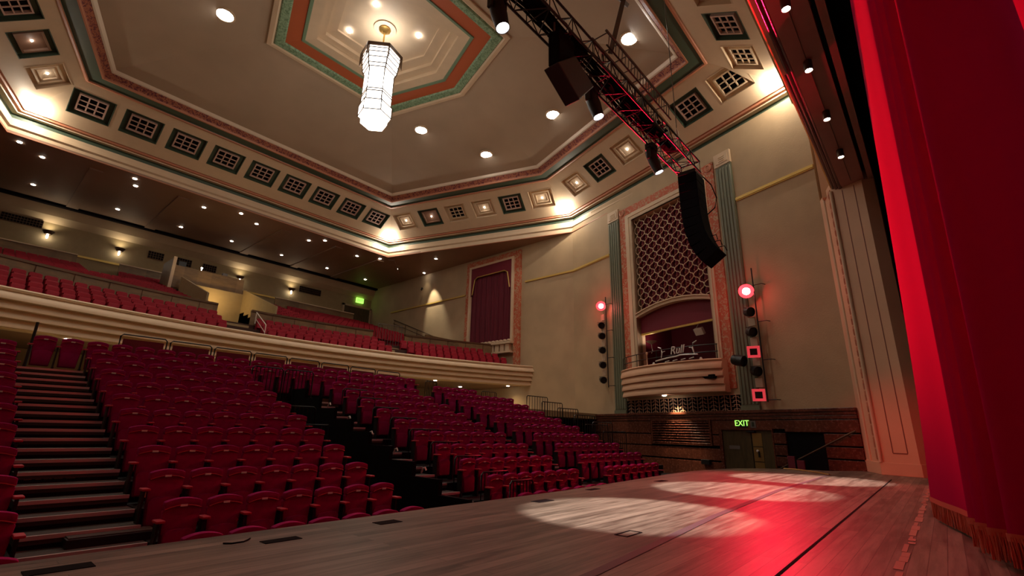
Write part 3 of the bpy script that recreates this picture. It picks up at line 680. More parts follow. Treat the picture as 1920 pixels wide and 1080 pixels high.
for k, z in enumerate((9.75, 8.35, 7.6, 6.62, 5.62, 4.62)):
    c = W(14.86, z, .45)
    par_can('stage_lamp', c, AIM - c if k < 2 else Vector((-.6, -.75, -.25)),
            ('glowing red stage lamp at the top of the left pole', 'dark lamp just under the glowing lamp on the left pole', 'black lamp third from the top of the left pole', 'black lamp fourth from the top of the left pole', 'black lamp fifth from the top of the left pole', 'lowest black lamp on the left pole')[k], red=(k == 0), group='lamps on the left pole', r=.30 if k == 0 else .23)
for k, z in enumerate((8.2, 7.1, 6.1, 5.15, 4.2, 3.1)):
    c = W(3.86, z, .45)
    par_can('stage_lamp', c, AIM - c if k in (0, 3, 5) else Vector((-.6, -.75, -.25)),
            ('glowing red stage lamp at the top of the right pole', 'dark lamp just under the glowing lamp on the right pole', 'black lamp third from the top of the right pole', 'black lamp in a red square frame midway down the right pole', 'black lamp between the two red frames on the right pole', 'lowest lamp of the right pole in a red square frame')[k], red=(k == 0), group='lamps on the right pole', plate=k in (3, 5), r=.32 if k == 0 else .24)
for k, z in enumerate((8.9, 7.98, 7.12, 6.12, 5.12)):
    mb = MB(); wbox(mb, 14.68, 15.02, z - .22, z + .22, .22, .34); o = mb.build('ballast_box', M_ballast, bevel=.015); tag(o, 'pale square box between lamps of the left pole, %s from the top' % nth(k), 'box', 'pale boxes on the left pole')
for k, z in enumerate((6.62, 5.62, 4.68, 3.66)):
    mb = MB(); wbox(mb, 3.66, 4.04, z - .22, z + .22, .22, .34); o = mb.build('ballast_box', M_ballast, bevel=.015); tag(o, 'pale square box between lamps of the right pole, %s from the top' % nth(k), 'box', 'pale boxes on the right pole')
c = W(4.5, 4.75, .75); par_can('stage_lamp', c, Vector((-.3, -.9, -.25)), 'larger black lamp hanging out left of the right pole', r=.27, L=.6, group='lamps on the right pole')
for k, (t, z) in enumerate(((14.86, 9.75), (3.86, 8.2))):
    c = W(t, z, .8)
    lamp('red_stage_light', 'SPOT', c, E_RED * (19.0 if k == 0 else 1.2), (1, .006, .04), .12, (9.3, -.2, 7.5) if k == 0 else (11.0, 2.8, 0.0), 32 if k == 0 else 62, .7)
    lamp('red_wall_glow', 'POINT', W(t, z, 1.0), 40, (1, .02, .03), .12)

# ------------------------------------------------------------------ balcony
def yf(x): return 28.5 - .0132 * (x - 11.7) ** 2
bx = [-6.8 + 37 * k / 60 for k in range(61)]
prof = [(6.12, .45), (6.2, .40), (6.22, .0), (6.16, -.06), (6.08, -.03)]
for k in range(4):
    zt = 6.06 - k * .345
    for j in range(6):
        f = j / 5; prof.append((zt - f * .33, .03 + .10 * k - .16 * math.sin(f * 1.75)))
    prof.append((zt - .335, .10 + .10 * k))
prof += [(4.66, .42), (4.64, .8)]
mb = MB(); mb.grid([[Vector((x, yf(x) + o, z)) for z, o in prof] for x in bx])
struct('wall_balcony_front', mb, M_cream, 'curved fluted cream front of the balcony', smooth=True)
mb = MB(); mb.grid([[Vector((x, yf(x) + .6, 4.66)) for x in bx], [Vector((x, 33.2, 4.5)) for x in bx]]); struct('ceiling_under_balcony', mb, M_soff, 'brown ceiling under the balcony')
# stepped floors of the front tier
def arc_band(mb, d0, d1, z0, z1, gaps=(), x0=-6.7, x1=30.1, n=48):
    xs = [x0 + (x1 - x0) * k / n for k in range(n + 1)]
    for a, b in zip(xs, xs[1:]):
        m = (a + b) / 2
        if any(g0 < m < g1 for g0, g1 in gaps): continue
        mb.hexa([(a, yf(a) + d0, z0), (b, yf(b) + d0, z0), (b, yf(b) + d1, z0), (a, yf(a) + d1, z0), (a, yf(a) + d0, z1), (b, yf(b) + d0, z1), (b, yf(b) + d1, z1), (a, yf(a) + d1, z1)])
GAP = ((9.7, 11.5), (20.6, 22.0))
TZ = (6.05, 6.47, 6.89)
mb = MB(); arc_band(mb, .3, .8, 5.2, 5.6)
for k, z in enumerate(TZ): arc_band(mb, .8 + .95 * k, .8 + .95 * (k + 1) + .02, 5.0, z)
arc_band(mb, 3.65, 5.2, 5.0, 7.3)
struct('floor_balcony', mb, M_floor, 'carpeted stepped floor of the balcony front tier')
mb = MB(); arc_band(mb, 3.9, 4.0, 7.2, 8.22, ((9.7, 11.9), (20.4, 22.6)), n=74)
struct('wall_balcony_panel', mb, M_wood, 'vertical wood panelling behind the balcony front tier')
mb = MB(); arc_band(mb, 3.85, 4.06, 8.20, 8.32, ((9.7, 11.9), (20.4, 22.6)), n=74); struct('trim_49', mb, M_bronze, 'dark cap rail on the balcony wood panelling')
mb = MB()
for k in range(26):
    x = -5.8 + 1.45 * k
    if 9.6 < x < 12 or 20.3 < x < 22.7: continue
    mb.box(x - .02, x + .02, yf(x) + 3.88, yf(x) + 3.91, 7.2, 8.2)
struct('trim_50', mb, M_bronze, 'dark joints between the balcony wood panels')
# upper tier
def zu(y): return 7.75 + (y - 33.2) * .302
VOM = (9.3, 13.4)
mb = MB()
for x0, x1, ya, yb in ((-6.7, 9.3, 33.0, 46.3), (13.4, 30.1, 33.0, 46.3), (9.3, 13.4, 40.2, 46.3)):
    ncol = 8
    for k in range(int((yb - ya) / .93)):
        y = ya + .93 * k; mb.box(x0, x1, y, y + .95, zu(y) - 1.2, zu(y))
mb.box(-6.7, 30.1, 46.2, 48.3, 10.5, zu(46.2))
struct('floor_balcony_upper', mb, M_floor, 'stepped floor of the upper balcony')
mb = MB()
for x0, x1 in ((-6.7, 4.1), (6.6, 16.0), (18.6, 27.0)): mb.box(x0, x1, 46.25, 46.4, 11.6, 12.95)
struct('wall_balcony_rear', mb, M_wood, 'wood panelling behind the last balcony row')
mb = MB()
for x0, x1 in ((-6.7, 4.1), (6.6, 16.0), (18.6, 27.0)): mb.box(x0, x1, 46.2, 46.46, 12.95, 13.02)
struct('trim_51', mb, M_cream, 'pale cap rail of the rear balcony panelling')
# lit vomitory under the control booth
mb = MB(); mb.box(VOM[0], VOM[1], 39.4, 39.6, 7, 10.9); struct('wall_vomitory', mb, M_olive, 'yellow lit end wall of the balcony stairwell')
mb = MB(); mb.prism([(VOM[1], 33.0, 6.9), (VOM[1], 39.5, 6.9), (VOM[1], 39.5, 11.3), (VOM[1], 33.0, 9.0)], (.12, 0, 0)); mb.prism([(VOM[0] - .12, 33.0, 6.9), (VOM[0] - .12, 39.5, 6.9), (VOM[0] - .12, 39.5, 11.3), (VOM[0] - .12, 33.0, 9.0)], (.12, 0, 0))
struct('wall_vomitory_side', mb, M_olive, 'yellow cheek walls of the balcony stairwell')
mb = MB(); mb.box(VOM[0], VOM[1], 32.6, 39.5, 6.6, 7.35); struct('floor_vomitory', mb, M_olive, 'pale floor of the balcony stairwell')
mb = MB()
for k in range(7): mb.box(9.75, 11.45, 29.2 + .42 * k, 33, 5.3, 5.75 + .23 * k)
o = mb.build('balcony_steps', M_olive); tag(o, 'pale steps running down to the balcony front beside the stairwell', 'stairs')
mb = MB()
for k in range(6): mb.box(20.7, 21.95, 28.0 + .5 * k, 32.4, 5.0, 5.7 + .27 * k)
o = mb.build('balcony_steps', M_olive); tag(o, 'pale steps in the gap near the right end of the balcony', 'stairs')
lamp('vomitory_light', 'POINT', (11.3, 38.2, 10.0), 100, (1, .68, .28), .2)
hr = thing('stair_handrail', (11.2, 29.4, 6.0), 'white handrail frame on the balcony steps under the control booth', 'handrail')
MB().tube([(11.5, 29.3, 6.0), (11.5, 29.3, 6.9), (11.5, 31.0, 7.9), (11.5, 31.0, 7.2)], .03, 6).build('rail', M_white, hr); MB().tube([(11.5, 29.3, 6.45), (11.5, 31.0, 7.5)], .02, 6).build('middle_rail', M_white, hr)
bar = thing('stair_railing', (21.3, 31.8, 7.3), 'thin pale railing across the gap near the right end of the balcony', 'railing')
MB().tube([(20.5, 31.4, 7.3), (20.5, 31.4, 8.9), (22.4, 31.0, 8.9), (22.4, 31.0, 7.3)], .028, 6).build('frame', M_grey, bar)
for k in range(8): MB().tube([(20.7 + .22 * k, 31.37 - .04 * k, 7.3), (20.7 + .22 * k, 31.37 - .04 * k, 8.9)], .014, 5).build('bar', M_grey, bar)
# control booth
bt = thing('control_booth', (11.2, 41, 10.4), 'boxy wooden control booth standing in the upper balcony', 'booth')
MB().box(8.75, 13.5, 40.0, 40.15, 10.5, 12.2).build('front_panel', M_wood, bt)
MB().box(8.6, 8.75, 39.95, 42.5, 10.2, 12.75).build('end_panel', M_wood, bt); MB().box(8.58, 8.78, 39.9, 39.96, 10.3, 12.78).build('pale_edge', M_cream, bt); MB().box(13.35, 13.5, 40.1, 42.5, 10.3, 12.2).build('end_panel', M_wood, bt)
MB().box(8.75, 13.5, 40.0, 42.5, 10.45, 10.55).build('base', M_wood, bt); MB().box(8.75, 13.45, 40.15, 40.7, 12.0, 12.08).build('desk', M_black, bt)
for k, (x, wd, h, lab) in enumerate(((9.25, .5, .55, 'tall black console monitor at the left end of the booth'), (10.1, .35, .22, 'low black console left of the middle of the booth'), (11.2, .5, .16, 'flat black mixing desk in the middle of the booth'), (12.7, 1.3, .18, 'wide dark desk cover at the right end of the booth'))):
    o = MB().box(x - wd / 2, x + wd / 2, 40.25, 40.65, 12.08, 12.08 + h).build('console', M_black, bevel=.03); tag(o, lab, 'console')
o = MB().lathe([(.05, 0), (.02, .02), (.02, .35), (.06, .4), (.06, .46), (.01, .48)], (10.55, 40.4, 12.08), UP, 8).build('desk_lamp', M_bulb2); tag(o, 'tiny bright desk lamp on the booth', 'lamp')
o = MB().box(12.0, 12.35, 40.3, 40.6, 12.26, 12.5).build('equipment_case', M_grey, bevel=.03); tag(o, 'grey equipment case on the desk cover of the booth', 'case')
# rear wall fittings
for k, (x, z) in enumerate(((2.3, 14.45), (6.6, 14.4), (15.75, 14.4), (20.7, 14.4))):
    pos = ('leftmost wall sconce, by the wide vent of the rear wall', 'wall sconce above the leftmost gold rail of the rear wall', 'wall sconce right of the control booth', 'rightmost wall sconce, beside the framed rear vent')[k]
    sc = thing('wall_sconce', (x, 48.1, z), 'dark conical up and down ' + pos, 'wall lamp', 'rear wall sconces')
    MB().lathe([(.20, 0), (.34, .22), (.34, .26), (.28, .26), (.1, .05)], (x, 47.9, z), UP, 14).build('shade', M_bronze, sc, smooth=True)
    MB().lathe([(.03, -.22), (.07, -.1), (.06, .05), (.03, .1)], (x, 47.9, z - .1), UP, 10).build('glass', M_bulb2, sc, smooth=True)
    lamp('sconce_light', 'SPOT', (x, 47.85, z + .3), E_SCONCE * 6, (1, .86, .62), .08, (x, 47.95, z + 3), 150, .9)
    lamp('sconce_downlight', 'SPOT', (x, 47.9, z - .3), E_SCONCE * 1.2, (1, .86, .62), .05, (x, 48.0, z - 3), 80, .9)
for k, (x0, x1, z0, z1) in enumerate(((-.3, 1.9, 14.85, 15.4), (8.5, 9.6, 14.5, 15.1), (10.6, 11.7, 14.5, 15.1), (12.6, 13.7, 14.5, 15.1), (21.6, 23.9, 14.6, 15.2))):
    v = thing('wall_vent', ((x0 + x1) / 2, 48.15, z0), ('wide dark vent grille at the left of the rear wall', 'square dark vent left of the booth on the rear wall', 'square dark vent above the booth on the rear wall', 'square dark vent at the right end of the booth on the rear wall', 'wide dark vent grille at the right of the rear wall')[k], 'vent')
    MB().box(x0, x1, 48.1, 48.2, z0, z1).build('backing', M_dark, v)
    mb = MB(); nb = int((x1 - x0) / .16)
    for j in range(nb + 1): mb.box(x0 + (x1 - x0) * j / nb - .015, x0 + (x1 - x0) * j / nb + .015, 48.07, 48.1, z0, z1)
    for j in range(4): mb.box(x0, x1, 48.07, 48.1, z0 + (z1 - z0) * j / 3 - .015, z0 + (z1 - z0) * j / 3 + .015)
    mb.build('grille', M_bronze, v)
o = MB().box(26.7, 29.9, 47.9, 48.2, 11.9, 14.2).build('door_3', M_door); o['kind'] = 'structure'; o['label'] = 'brown door under a green sign at the right end of the rear wall'; o['category'] = 'door'
mb = MB(); mb.box(26.5, 26.7, 47.85, 48.2, 11.9, 14.4); mb.box(29.9, 30.1, 47.85, 48.2, 11.9, 14.4); mb.box(26.5, 30.1, 47.85, 48.2, 14.2, 14.4); struct('trim_52', mb, M_wall, 'plain frame of the rear wall door')
es = thing('exit_sign', (28.6, 48.0, 14.9), 'small green lit EXIT sign over the rear balcony door', 'exit sign')
MB().box(28.15, 29.05, 47.95, 48.15, 14.85, 15.4).build('sign_box', M_exit, es)
text_mesh('EXIT', .36, Matrix(((1, 0, 0, 28.6), (0, 0, -1, 47.94), (0, 1, 0, 15.12), (0, 0, 0, 1))), .005, 'lettering', M_white, es)
# side wall: draped alcove
al = thing('draped_alcove', (30.1, 28.7, 8), 'tall alcove with maroon drape and gold edged pelmet on the side wall', 'alcove')
rows = []
for j in range(2):
    rows.append([Vector((30.08 - .05 * math.sin(k * 1.9) - .03 * math.sin(k * .7), 26.2 + 5.0 * k / 80, 8.55 if j == 0 else 15.2)) for k in range(81)])
mb = MB(); mb.grid(rows); mb.build('drape', M_maroon, al, smooth=True)
mb = MB(); mb.prism([(29.9, 26.15, 15.75), (29.9, 31.25, 15.75), (29.9, 31.25, 13.0), (29.9, 30.95, 13.3), (29.9, 30.75, 14.6), (29.9, 30.4, 14.8), (29.9, 27.0, 14.8), (29.9, 26.65, 14.6), (29.9, 26.45, 13.3), (29.9, 26.15, 13.0)], (.06, 0, 0)); mb.build('pelmet', M_maroon2, al)
MB().tube([(29.88, 31.0, 13.2), (29.88, 30.72, 14.62), (29.88, 30.38, 14.82), (29.88, 27.02, 14.82), (29.88, 26.68, 14.62), (29.88, 26.4, 13.2)], .05, 6).build('gold_edging', M_gold, al)
mb = MB(); mb.box(30.0, 30.2, 25.3, 25.95, 6.0, 16.45); mb.box(30.0, 30.2, 31.45, 31.95, 6.0, 16.45); mb.box(30.0, 30.2, 25.95, 31.45, 15.95, 16.45); mb.build('coral_frieze', M_coral, al)
mb = MB(); mb.box(29.85, 30.2, 25.95, 26.2, 8.3, 15.95); mb.box(29.85, 30.2, 31.2, 31.45, 8.3, 15.95); mb.box(29.85, 30.2, 26.2, 31.2, 15.75, 15.95); mb.build('cream_frame', M_cream, al, bevel=.02)
mb = MB(); mb.box(29.6, 30.2, 25.9, 31.5, 8.2, 8.4); mb.box(29.7, 30.2, 26.0, 31.4, 7.45, 7.6)
for k in range(9): mb.box(29.75, 30.2, 26.2 + .58 * k, 26.62 + .58 * k, 7.6, 8.2)
for k in range(12): mb.lathe([(.01, 0), (.2, .02), (.18, .14), (.01, .2)], (29.75, 26.2 + .44 * k, 8.4), UP, 8)
mb.build('carved_sill', M_cream, al, bevel=.02)
rl = thing('wall_handrail', (30.0, 39, 10), 'dark sloping handrail on the side wall of the upper balcony', 'handrail')
MB().tube([(30.05, 43.2, 12.5), (30.05, 34.9, 9.4)], .04, 6).build('top_rail', M_bronze, rl); MB().tube([(30.05, 43.2, 12.1), (30.05, 34.9, 9.0)], .03, 6).build('lower_rail', M_bronze, rl)
for k in range(5): MB().tube([(30.05, 43 - 2 * k, 11.4 - .747 * k), (30.05, 43 - 2 * k, 12.43 - .747 * k)], .025, 5).build('post', M_bronze, rl)
mb = MB(); arc = [(30.1, y, 0) for y in (32.2, 33.0, 34.9)]; mb.box(25.5, 30.1, 31.9, 32.0, 7.0, 8.9); struct('wall_balcony_panel_end', mb, M_wood, 'wood panelling beside the draped alcove')
wf = thing('wall_spotlight', (30.0, 38.9, 15.0), 'small dark lamp washing the side wall left of the draped alcove', 'wall lamp')
MB().lathe([(.05, 0), (.09, .05), (.09, .3), (.02, .32)], (29.9, 38.6, 15.0), (.1, -.2, 1), 10).build('housing', M_black, wf, smooth=True); MB().tube([(29.95, 38.6, 15.2), (30.18, 38.6, 15.2)], .02, 5).build('arm', M_black, wf)
lamp('wall_wash', 'SPOT', (28.9, 37.4, 16.5), 1500, (1, .88, .65), .05, (30.2, 36.6, 12.5), 44, .7)

# ------------------------------------------------------------------ floor seating
def zr(i): return -1.0 if i < 0 else -.66 + .311 * i
def yfront(i): return 7.45 + .932 * i
def yseat(i): return 8.08 + .932 * i
def make_seat():
    root = thing('theatre_seat', (0, 0, 0), 'seat', 'theatre seat', 'red theatre seats on the raked floor')
    def back(w0, w1, z0, z1, y0, y1, tilt, rise=.045, n=10):
        out = [(-w0 / 2, z0), (w0 / 2, z0), (w1 / 2, z1 - rise - .03)]
        out += [(w1 / 2 * math.cos(PI * k / n) ** 1 if False else w1 / 2 * (1 - 2 * k / n), z1 - rise * (2 * k / n - 1) ** 2 - (.03 if k in (0, n) else 0)) for k in range(1, n)]
        out += [(-w1 / 2, z1 - rise - .03)]
        return [(x, y0 + (z - z0) * tilt, z) for x, z in out]
    p = back(.36, .455, .10, .80, -.02, .05, .03)
    mb = MB(); mb.prism(p, (0, .09, 0)); mb.build('backrest', M_seat, root, smooth=True, bevel=.012)
    n = 12; a = [(.2275 * (2 * k / n - 1), 0, .80 - .045 * (2 * k / n - 1) ** 2) for k in range(n + 1)]
    mb = MB(); mb.prism([(x, -.022, z - .012) for x, y, z in a] + [(x * .985, -.022, z + .085) for x, y, z in a[::-1]], (0, .125, 0)); mb.build('head_roll', M_seat, root, smooth=True, bevel=.02)
    # raised rim along the top of the back
    rim = [(x * .96, -.024, z - .006) for x, y, z in a]
    MB().tube(rim, .008, 6).build('top_piping', M_arm, root, smooth=True)
    mb = MB(); mb.prism([(x, y, z) for x, y, z in back(.34, .395, .12, .50, -.06, 0, .05, .03)], (0, .07, 0)); mb.build('seat_pan', M_pan, root, smooth=True, bevel=.02)
    MB().box(-.042, .042, -.032, -.018, .775, .802).build('number_plate', M_plate, root)
    for s in (-1, 1):
        x = s * .27
        if s == -1:
            MB().box(x - .052, x + .052, -.16, .06, .60, .635).build('armrest', M_arm, root, bevel=.014)
            mb = MB(); mb.box(x - .014, x + .014, -.06, .09, .10, .60); mb.box(x - .02, x + .02, -.08, .10, .0, .10); mb.build('side_frame', M_frame, root)
    return root
proto = make_seat(); n_seat = 0
arm_me = [c.data for c in proto.children if c.name.startswith('armrest')][0]; fr_me = [c.data for c in proto.children if c.name.startswith('side_frame')][0]
def place(x, i, label, end=False):
    global n_seat
    o = proto if n_seat == 0 else copy_tree(base)
    n_seat += 1
    o.location = (x, yseat(i), zr(i) + (.03 if i < 0 else 0)); o['label'] = label; o['_o'] = list(o.location)
    return o
base = copy_tree(proto)      # untouched source for the copies
rowname = ['front', 'second', 'third', 'fourth', 'fifth', 'sixth', 'seventh', 'eighth', 'ninth', 'tenth', 'eleventh', 'twelfth']
def end_arm(o):
    for me, nm in ((arm_me, 'armrest'), (fr_me, 'side_frame')):
        c = bpy.data.objects.new(nm, me); COL.objects.link(c); c.parent = o; c.location = (.54, 0, 0)
for i in range(-1, 10):
    end_arm(place(.64, i, 'red theatre seat left of the aisle stairs, %s row from the stage' % rowname[i + 1]))
for i in range(-1, 9):
    for k in range(7):
        o = place(2.5 + .54 * k, i, 'red theatre seat in the near block, %s row, %s from the aisle stairs' % (rowname[i + 1], nth(k)))
    end_arm(o)
for k in range(18):
    o = place(2.5 + .54 * k, 9, 'red theatre seat in the unbroken row below the top row, %s from left' % nth(k))
end_arm(o)
for k in range(23):
    o = place(1.42 + .54 * k, 10, 'red theatre seat in the top row under the balcony, %s from left' % nth(k))
end_arm(o)
for i in range(-1, 9):
    for k in range(7): o = place(8.85 + .54 * k, i, 'red theatre seat in the middle block, %s row, %s from the guard rails' % (rowname[i + 1], nth(k)))
    end_arm(o)
for i in range(0, 10):
    for k in range(7 if i == 0 else 5 if i == 9 else 8): o = place(14.1 + .54 * k, i, 'red theatre seat in the far block, %s row, %s from the left end' % (rowname[i + 1], nth(k)))
    end_arm(o)
for c in list(base.children): bpy.data.objects.remove(c)
bpy.data.objects.remove(base)

# platforms
def platform(name, x0, x1, rows, label, under=None):
    p = thing(name, ((x0 + x1) / 2, yfront(rows[0]), -1.0), label, 'seating platform')
    for i in rows:
        zb = -1.0 if not under or i not in under else zr(i) - .4
        mb = MB(); mb.box(x0, x1, yfront(i), yfront(i + 1), zb, zr(i)); mb.build('deck', M_deck, p)
    return p
platform('seating_platform', -1.2, .95, range(0, 11), 'black stepped platform under the leftmost seats')
platform('seating_platform', 2.27, 6.1, range(0, 9), 'black stepped platform under the near block of seats')
platform('seating_platform', 8.45, 12.5, range(0, 9), 'black stepped platform under the middle block of seats')
platform('seating_platform', 2.27, 13.75, range(9, 11), 'black platform bridging the stairwell under the two top rows', under=(9, 10))
platform('seating_platform', 13.75, 20.7, range(0, 11), 'black stepped platform under the far block of seats')
struct('floor_crossover', MB().box(-6.8, 30.1, yfront(11), 33, 2.1, 2.45), M_olive, 'dim crossover floor behind the top row')
# aisle stairs
def stairs(x0, x1, lo, hi, label, wall=0):
    s = thing('aisle_stairs', ((x0 + x1) / 2, yfront(0), -1.0), label, 'stairs')
    for k in range(lo, hi):
        z = -.66 + .1555 * k; y = yfront(0) + .466 * k
        t = MB().box(x0, x1, y, y + .48, z - .10, z).build('tread', M_tread, s)
        MB().box(x0, x1, y - .012, y + .03, z - .045, z + .006).build('nosing', M_nose, t)
        MB().box(x0, x1, y + .02, y + .04, -1.0, z - .1).build('riser', M_deck, t)
    return s
stA = stairs(.97, 2.25, 0, 21, 'black aisle stairs with bright metal nosings at the left')
stB = stairs(7.47, 8.43, 0, 18, 'black stairs with metal nosings beside the middle block guard rails')
stC = stairs(12.52, 13.73, 0, 20, 'black aisle stairs between the middle and far blocks')
mb = MB(); y0 = yfront(0) + .466 * 7 - .006; zz = -.66 + .1555 * 6
for x, wd, sk in ((.99, .02, 0), (1.09, .09, .03), (1.22, .07, .03), (1.32, .05, -.03), (1.38, .03, .02), (1.44, .10, .03), (1.58, .11, .02)):
    mb.prism([(x, y0 + .02, zz + .05), (x + wd, y0 + .02, zz + .05), (x + wd + sk, y0 + .02, zz + .11), (x + sk, y0 + .02, zz + .11)], (0, .012, 0))
o = mb.build('tape_strip', M_yellow); tag(o, 'broken yellow marking strip on a riser of the left aisle stairs', 'marking strip')
o = MB().box(2.30, 2.46, 9.30, 9.32, .12, .19).build('tape_strip', M_yellow); tag(o, 'short yellow marking strip beside the left aisle stairs', 'marking strip')
sb = thing('step_box', (1.9, 8.9, -.9), 'low black step box at the foot of the left aisle stairs', 'step')
MB().box(1.43, 2.40, 8.6, 8.95, -.9, -.24).build('body', M_black, sb, bevel=.012); MB().box(1.45, 2.38, 8.62, 8.93, -.24, -.225).build('top_pad', M_tread, sb)
MB().tube([(2.05, 8.58, -.45), (2.08, 8.54, -.46), (2.28, 8.54, -.42), (2.31, 8.58, -.40)], .012, 6).build('handle', M_nose, sb)
# stairwell (vomitory) parapet and walls
vp = thing('stairwell_parapet', (7.42, yfront(0), -1), 'black stepped parapet wall along the stairwell between seat blocks', 'parapet')
for i in range(0, 9): MB().box(7.36, 7.46, yfront(i), yfront(i + 1), -1, zr(i) + .52).build('panel', M_blackm, vp)
for k, y in enumerate((9.0, 10.1, 11.22, 12.34, 13.48)):
    z = -.66 + (y - 7.45) / 2.997 + .5
    o = MB().tube([(7.41, y + .05, z - .1), (7.41, y, z), (7.41, y - .07, z + .02), (7.41, y - .11, z - .04)], .02, 6).build('handrail_end', M_nose)
    tag(o, 'bright metal handrail end on the stairwell parapet, %s from the stage' % nth(k), 'handrail end', 'handrail ends on the stairwell parapet')
struct('wall_stairwell', MB().box(6.1, 7.4, 15.86, 15.9, -1, 1.5), M_blackm, 'black back of the stairwell between seat blocks')
o = MB().box(8.05, 9.05, 15.80, 15.83, 1.86, 2.12).build('wood_panel', M_wood); tag(o, 'small brown wood panel seen through the railing above the stairwell', 'panel')

# guard rails
def guard(p0, p1, z0, h, label, bars=5, group=None, drop=0.0, panel=None):
    p0, p1 = Vector((p0[0], p0[1], z0)), Vector((p1[0], p1[1], z0)); r = .022
    g = thing('guard_rail', (p0 + p1) / 2, label, 'guard rail', group)
    e = (p1 - p0).normalized(); c = .06
    MB().tube([p0 - UP * drop, p0 + UP * (h - c), p0 + UP * h + e * c, p1 + UP * h - e * c, p1 + UP * (h - c), p1 - UP * drop], r, 6).build('frame', M_black, g, smooth=True)
    if bars:
        MB().tube([p0 + UP * .1, p1 + UP * .1], .014, 5).build('bottom_rail', M_black, g)
        for k in range(1, bars + 1):
            q = p0.lerp(p1, k / (bars + 1)); MB().tube([q + UP * .1, q + UP * h], .013, 5).build('bar', M_black, g)
    if panel: 
        a, b = p0.lerp(p1, .06), p0.lerp(p1, .94); mb = MB(); mb.box(a.x, b.x, a.y - .012, a.y + .012, z0 + .15, z0 + h - .13); mb.build('panel', M_maroon2, g)
    return g
for i in range(0, 9):
    if i == 0: guard((8.5, 7.35), (9.3, 7.35), -1.0, 1.15, 'black barred guard rail at the stage end of the middle block', 6, 'guard rails of the middle block')
    else: guard((8.62, yfront(i) - .04), (9.58, yfront(i) - .04), zr(i - 1), .92, 'black barred guard rail at the left of the middle block, %s from the stage' % nth(i), 7, 'guard rails of the middle block')
for k in range(2): guard((6.05 + 1.02 * k, 15.84), (7.0 + 1.02 * k, 15.84), zr(8) + .02, 1.12, 'black barred guard rail in front of the row above the stairwell, %s one' % ('left', 'right')[k], 7, 'guard rails above the stairwell', drop=.4)
for k in range(2): guard((6.15, 13.9 - .93 * k), (7.25, 13.9 - .93 * k), .7 - .5 * k, 1.05, 'dark barred guard rail inside the stairwell, %s one' % ('rear', 'front')[k], 8, 'guard rails inside the stairwell', drop=1.7 - .5 * k)
for k, i in enumerate((8, 7, 6, 5, 4)):
    guard((18.85, yfront(i) + .42), (20.55, yfront(i) + .42), zr(i), 1.08, 'black barred guard rail at the right end of the far block, %s from the top' % nth(k), 7, 'guard rails right of the far block')
for k in range(8):
    x = 3.1 + 1.3 * k
    guard((x, 18.4), (x + 1.2, 18.4), 2.45, 1.32 - .02 * k, 'black rail frame with maroon panel behind the top row, %s from left' % nth(k), 0, 'maroon panelled rails behind the top row', panel=True)
guard((14.85, 18.3), (15.55, 18.3), 2.45, .96, 'black barred guard rail standing alone behind the middle aisle', 6, 'guard rails behind the far block')
guard((18.7, 18.3), (19.85, 18.3), 2.45, .76, 'black barred guard rail behind the far block under the balcony', 7, 'guard rails behind the far block')
for k in range(2): guard((20.75, 13.2 - 1.0 * k), (22.6, 13.0 - 1.0 * k), .25 - .31 * k, 1.35, 'black barred guard rail before the plank wainscot, %s one' % ('upper', 'lower')[k], 10, 'guard rails by the wainscot', drop=1.25 - .31 * k)
o = MB().tube([(1.24, 18.45, 2.45), (1.24, 18.45, 3.8)], .035, 8).build('support_post', M_black); tag(o, 'black post at the head of the left aisle stairs', 'post')
# small lights under the balcony
for k, (x, y) in enumerate(((23.3, 27.6), (29.2, 25.7), (27.4, 29.3), (3, 27), (9, 26.6), (15, 27))):
    yy = max(y, yf(x) + .9)
    f = (yy - (yf(x) + .6)) / (33.2 - yf(x) - .6); zc = 4.66 - .16 * f
    o = MB().lathe([(.12, 0), (.12, -.03), (.08, -.035)], (x, yy, zc - .002), UP, 12).build('ceiling_downlight', M_bulb2)
    tag(o, 'small round downlight in the ceiling under the balcony, %s' % ('above the lone guard rail', 'nearest the side wall', 'further back near the side wall', 'behind the left aisle', 'behind the near block', 'behind the middle block')[k], 'downlight', 'downlights under the balcony')
    lamp('under_balcony_light', 'SPOT', (x, yy, zc - .08), 110, (1, .75, .42), .08, (x, yy, 0), 130, .9)

# ------------------------------------------------------------------ balcony seats
p = [(-.23, 0, .1), (.23, 0, .1), (.25, .04, .80), (.18, .045, .85), (-.18, .045, .85), (-.25, .04, .80)]
mb = MB(); mb.prism(p, (0, .1, 0)); mb.hexa([(-.22, -.16, .2), (.22, -.16, .2), (.22, -.04, .2), (-.22, -.04, .2), (-.23, -.1, .62), (.23, -.1, .62), (.23, 0, .62), (-.23, 0, .62)]); mb.box(-.29, -.25, -.3, .05, .56, .61); mb.box(-.285, -.255, -.2, .05, .0, .56)
bs_mesh = mb.mesh('balcony_seat', M_bseat, bevel=.02); first = True
for r in range(3):
    k = 0; x = -2.4
    while x < 29.3 - .3 * r:
        if not any(a - .2 < x < b + .2 for a, b in GAP):
            s = bpy.data.objects.new('balcony_chair', bs_mesh); COL.objects.link(s)
            s.location = (x, yf(x) + 1.45 + .95 * r, TZ[r]); s.rotation_euler = (0, 0, math.atan(-.0264 * (x - 11.7)))
            tag(s, 'red balcony seat in the %s row behind the balcony front, %s from left' % (ORD[r], nth(k)), 'balcony seat', 'red seats in the balcony front rows')
            k += 1
        x += .56
mb = MB()
y = 33.9; r = 0
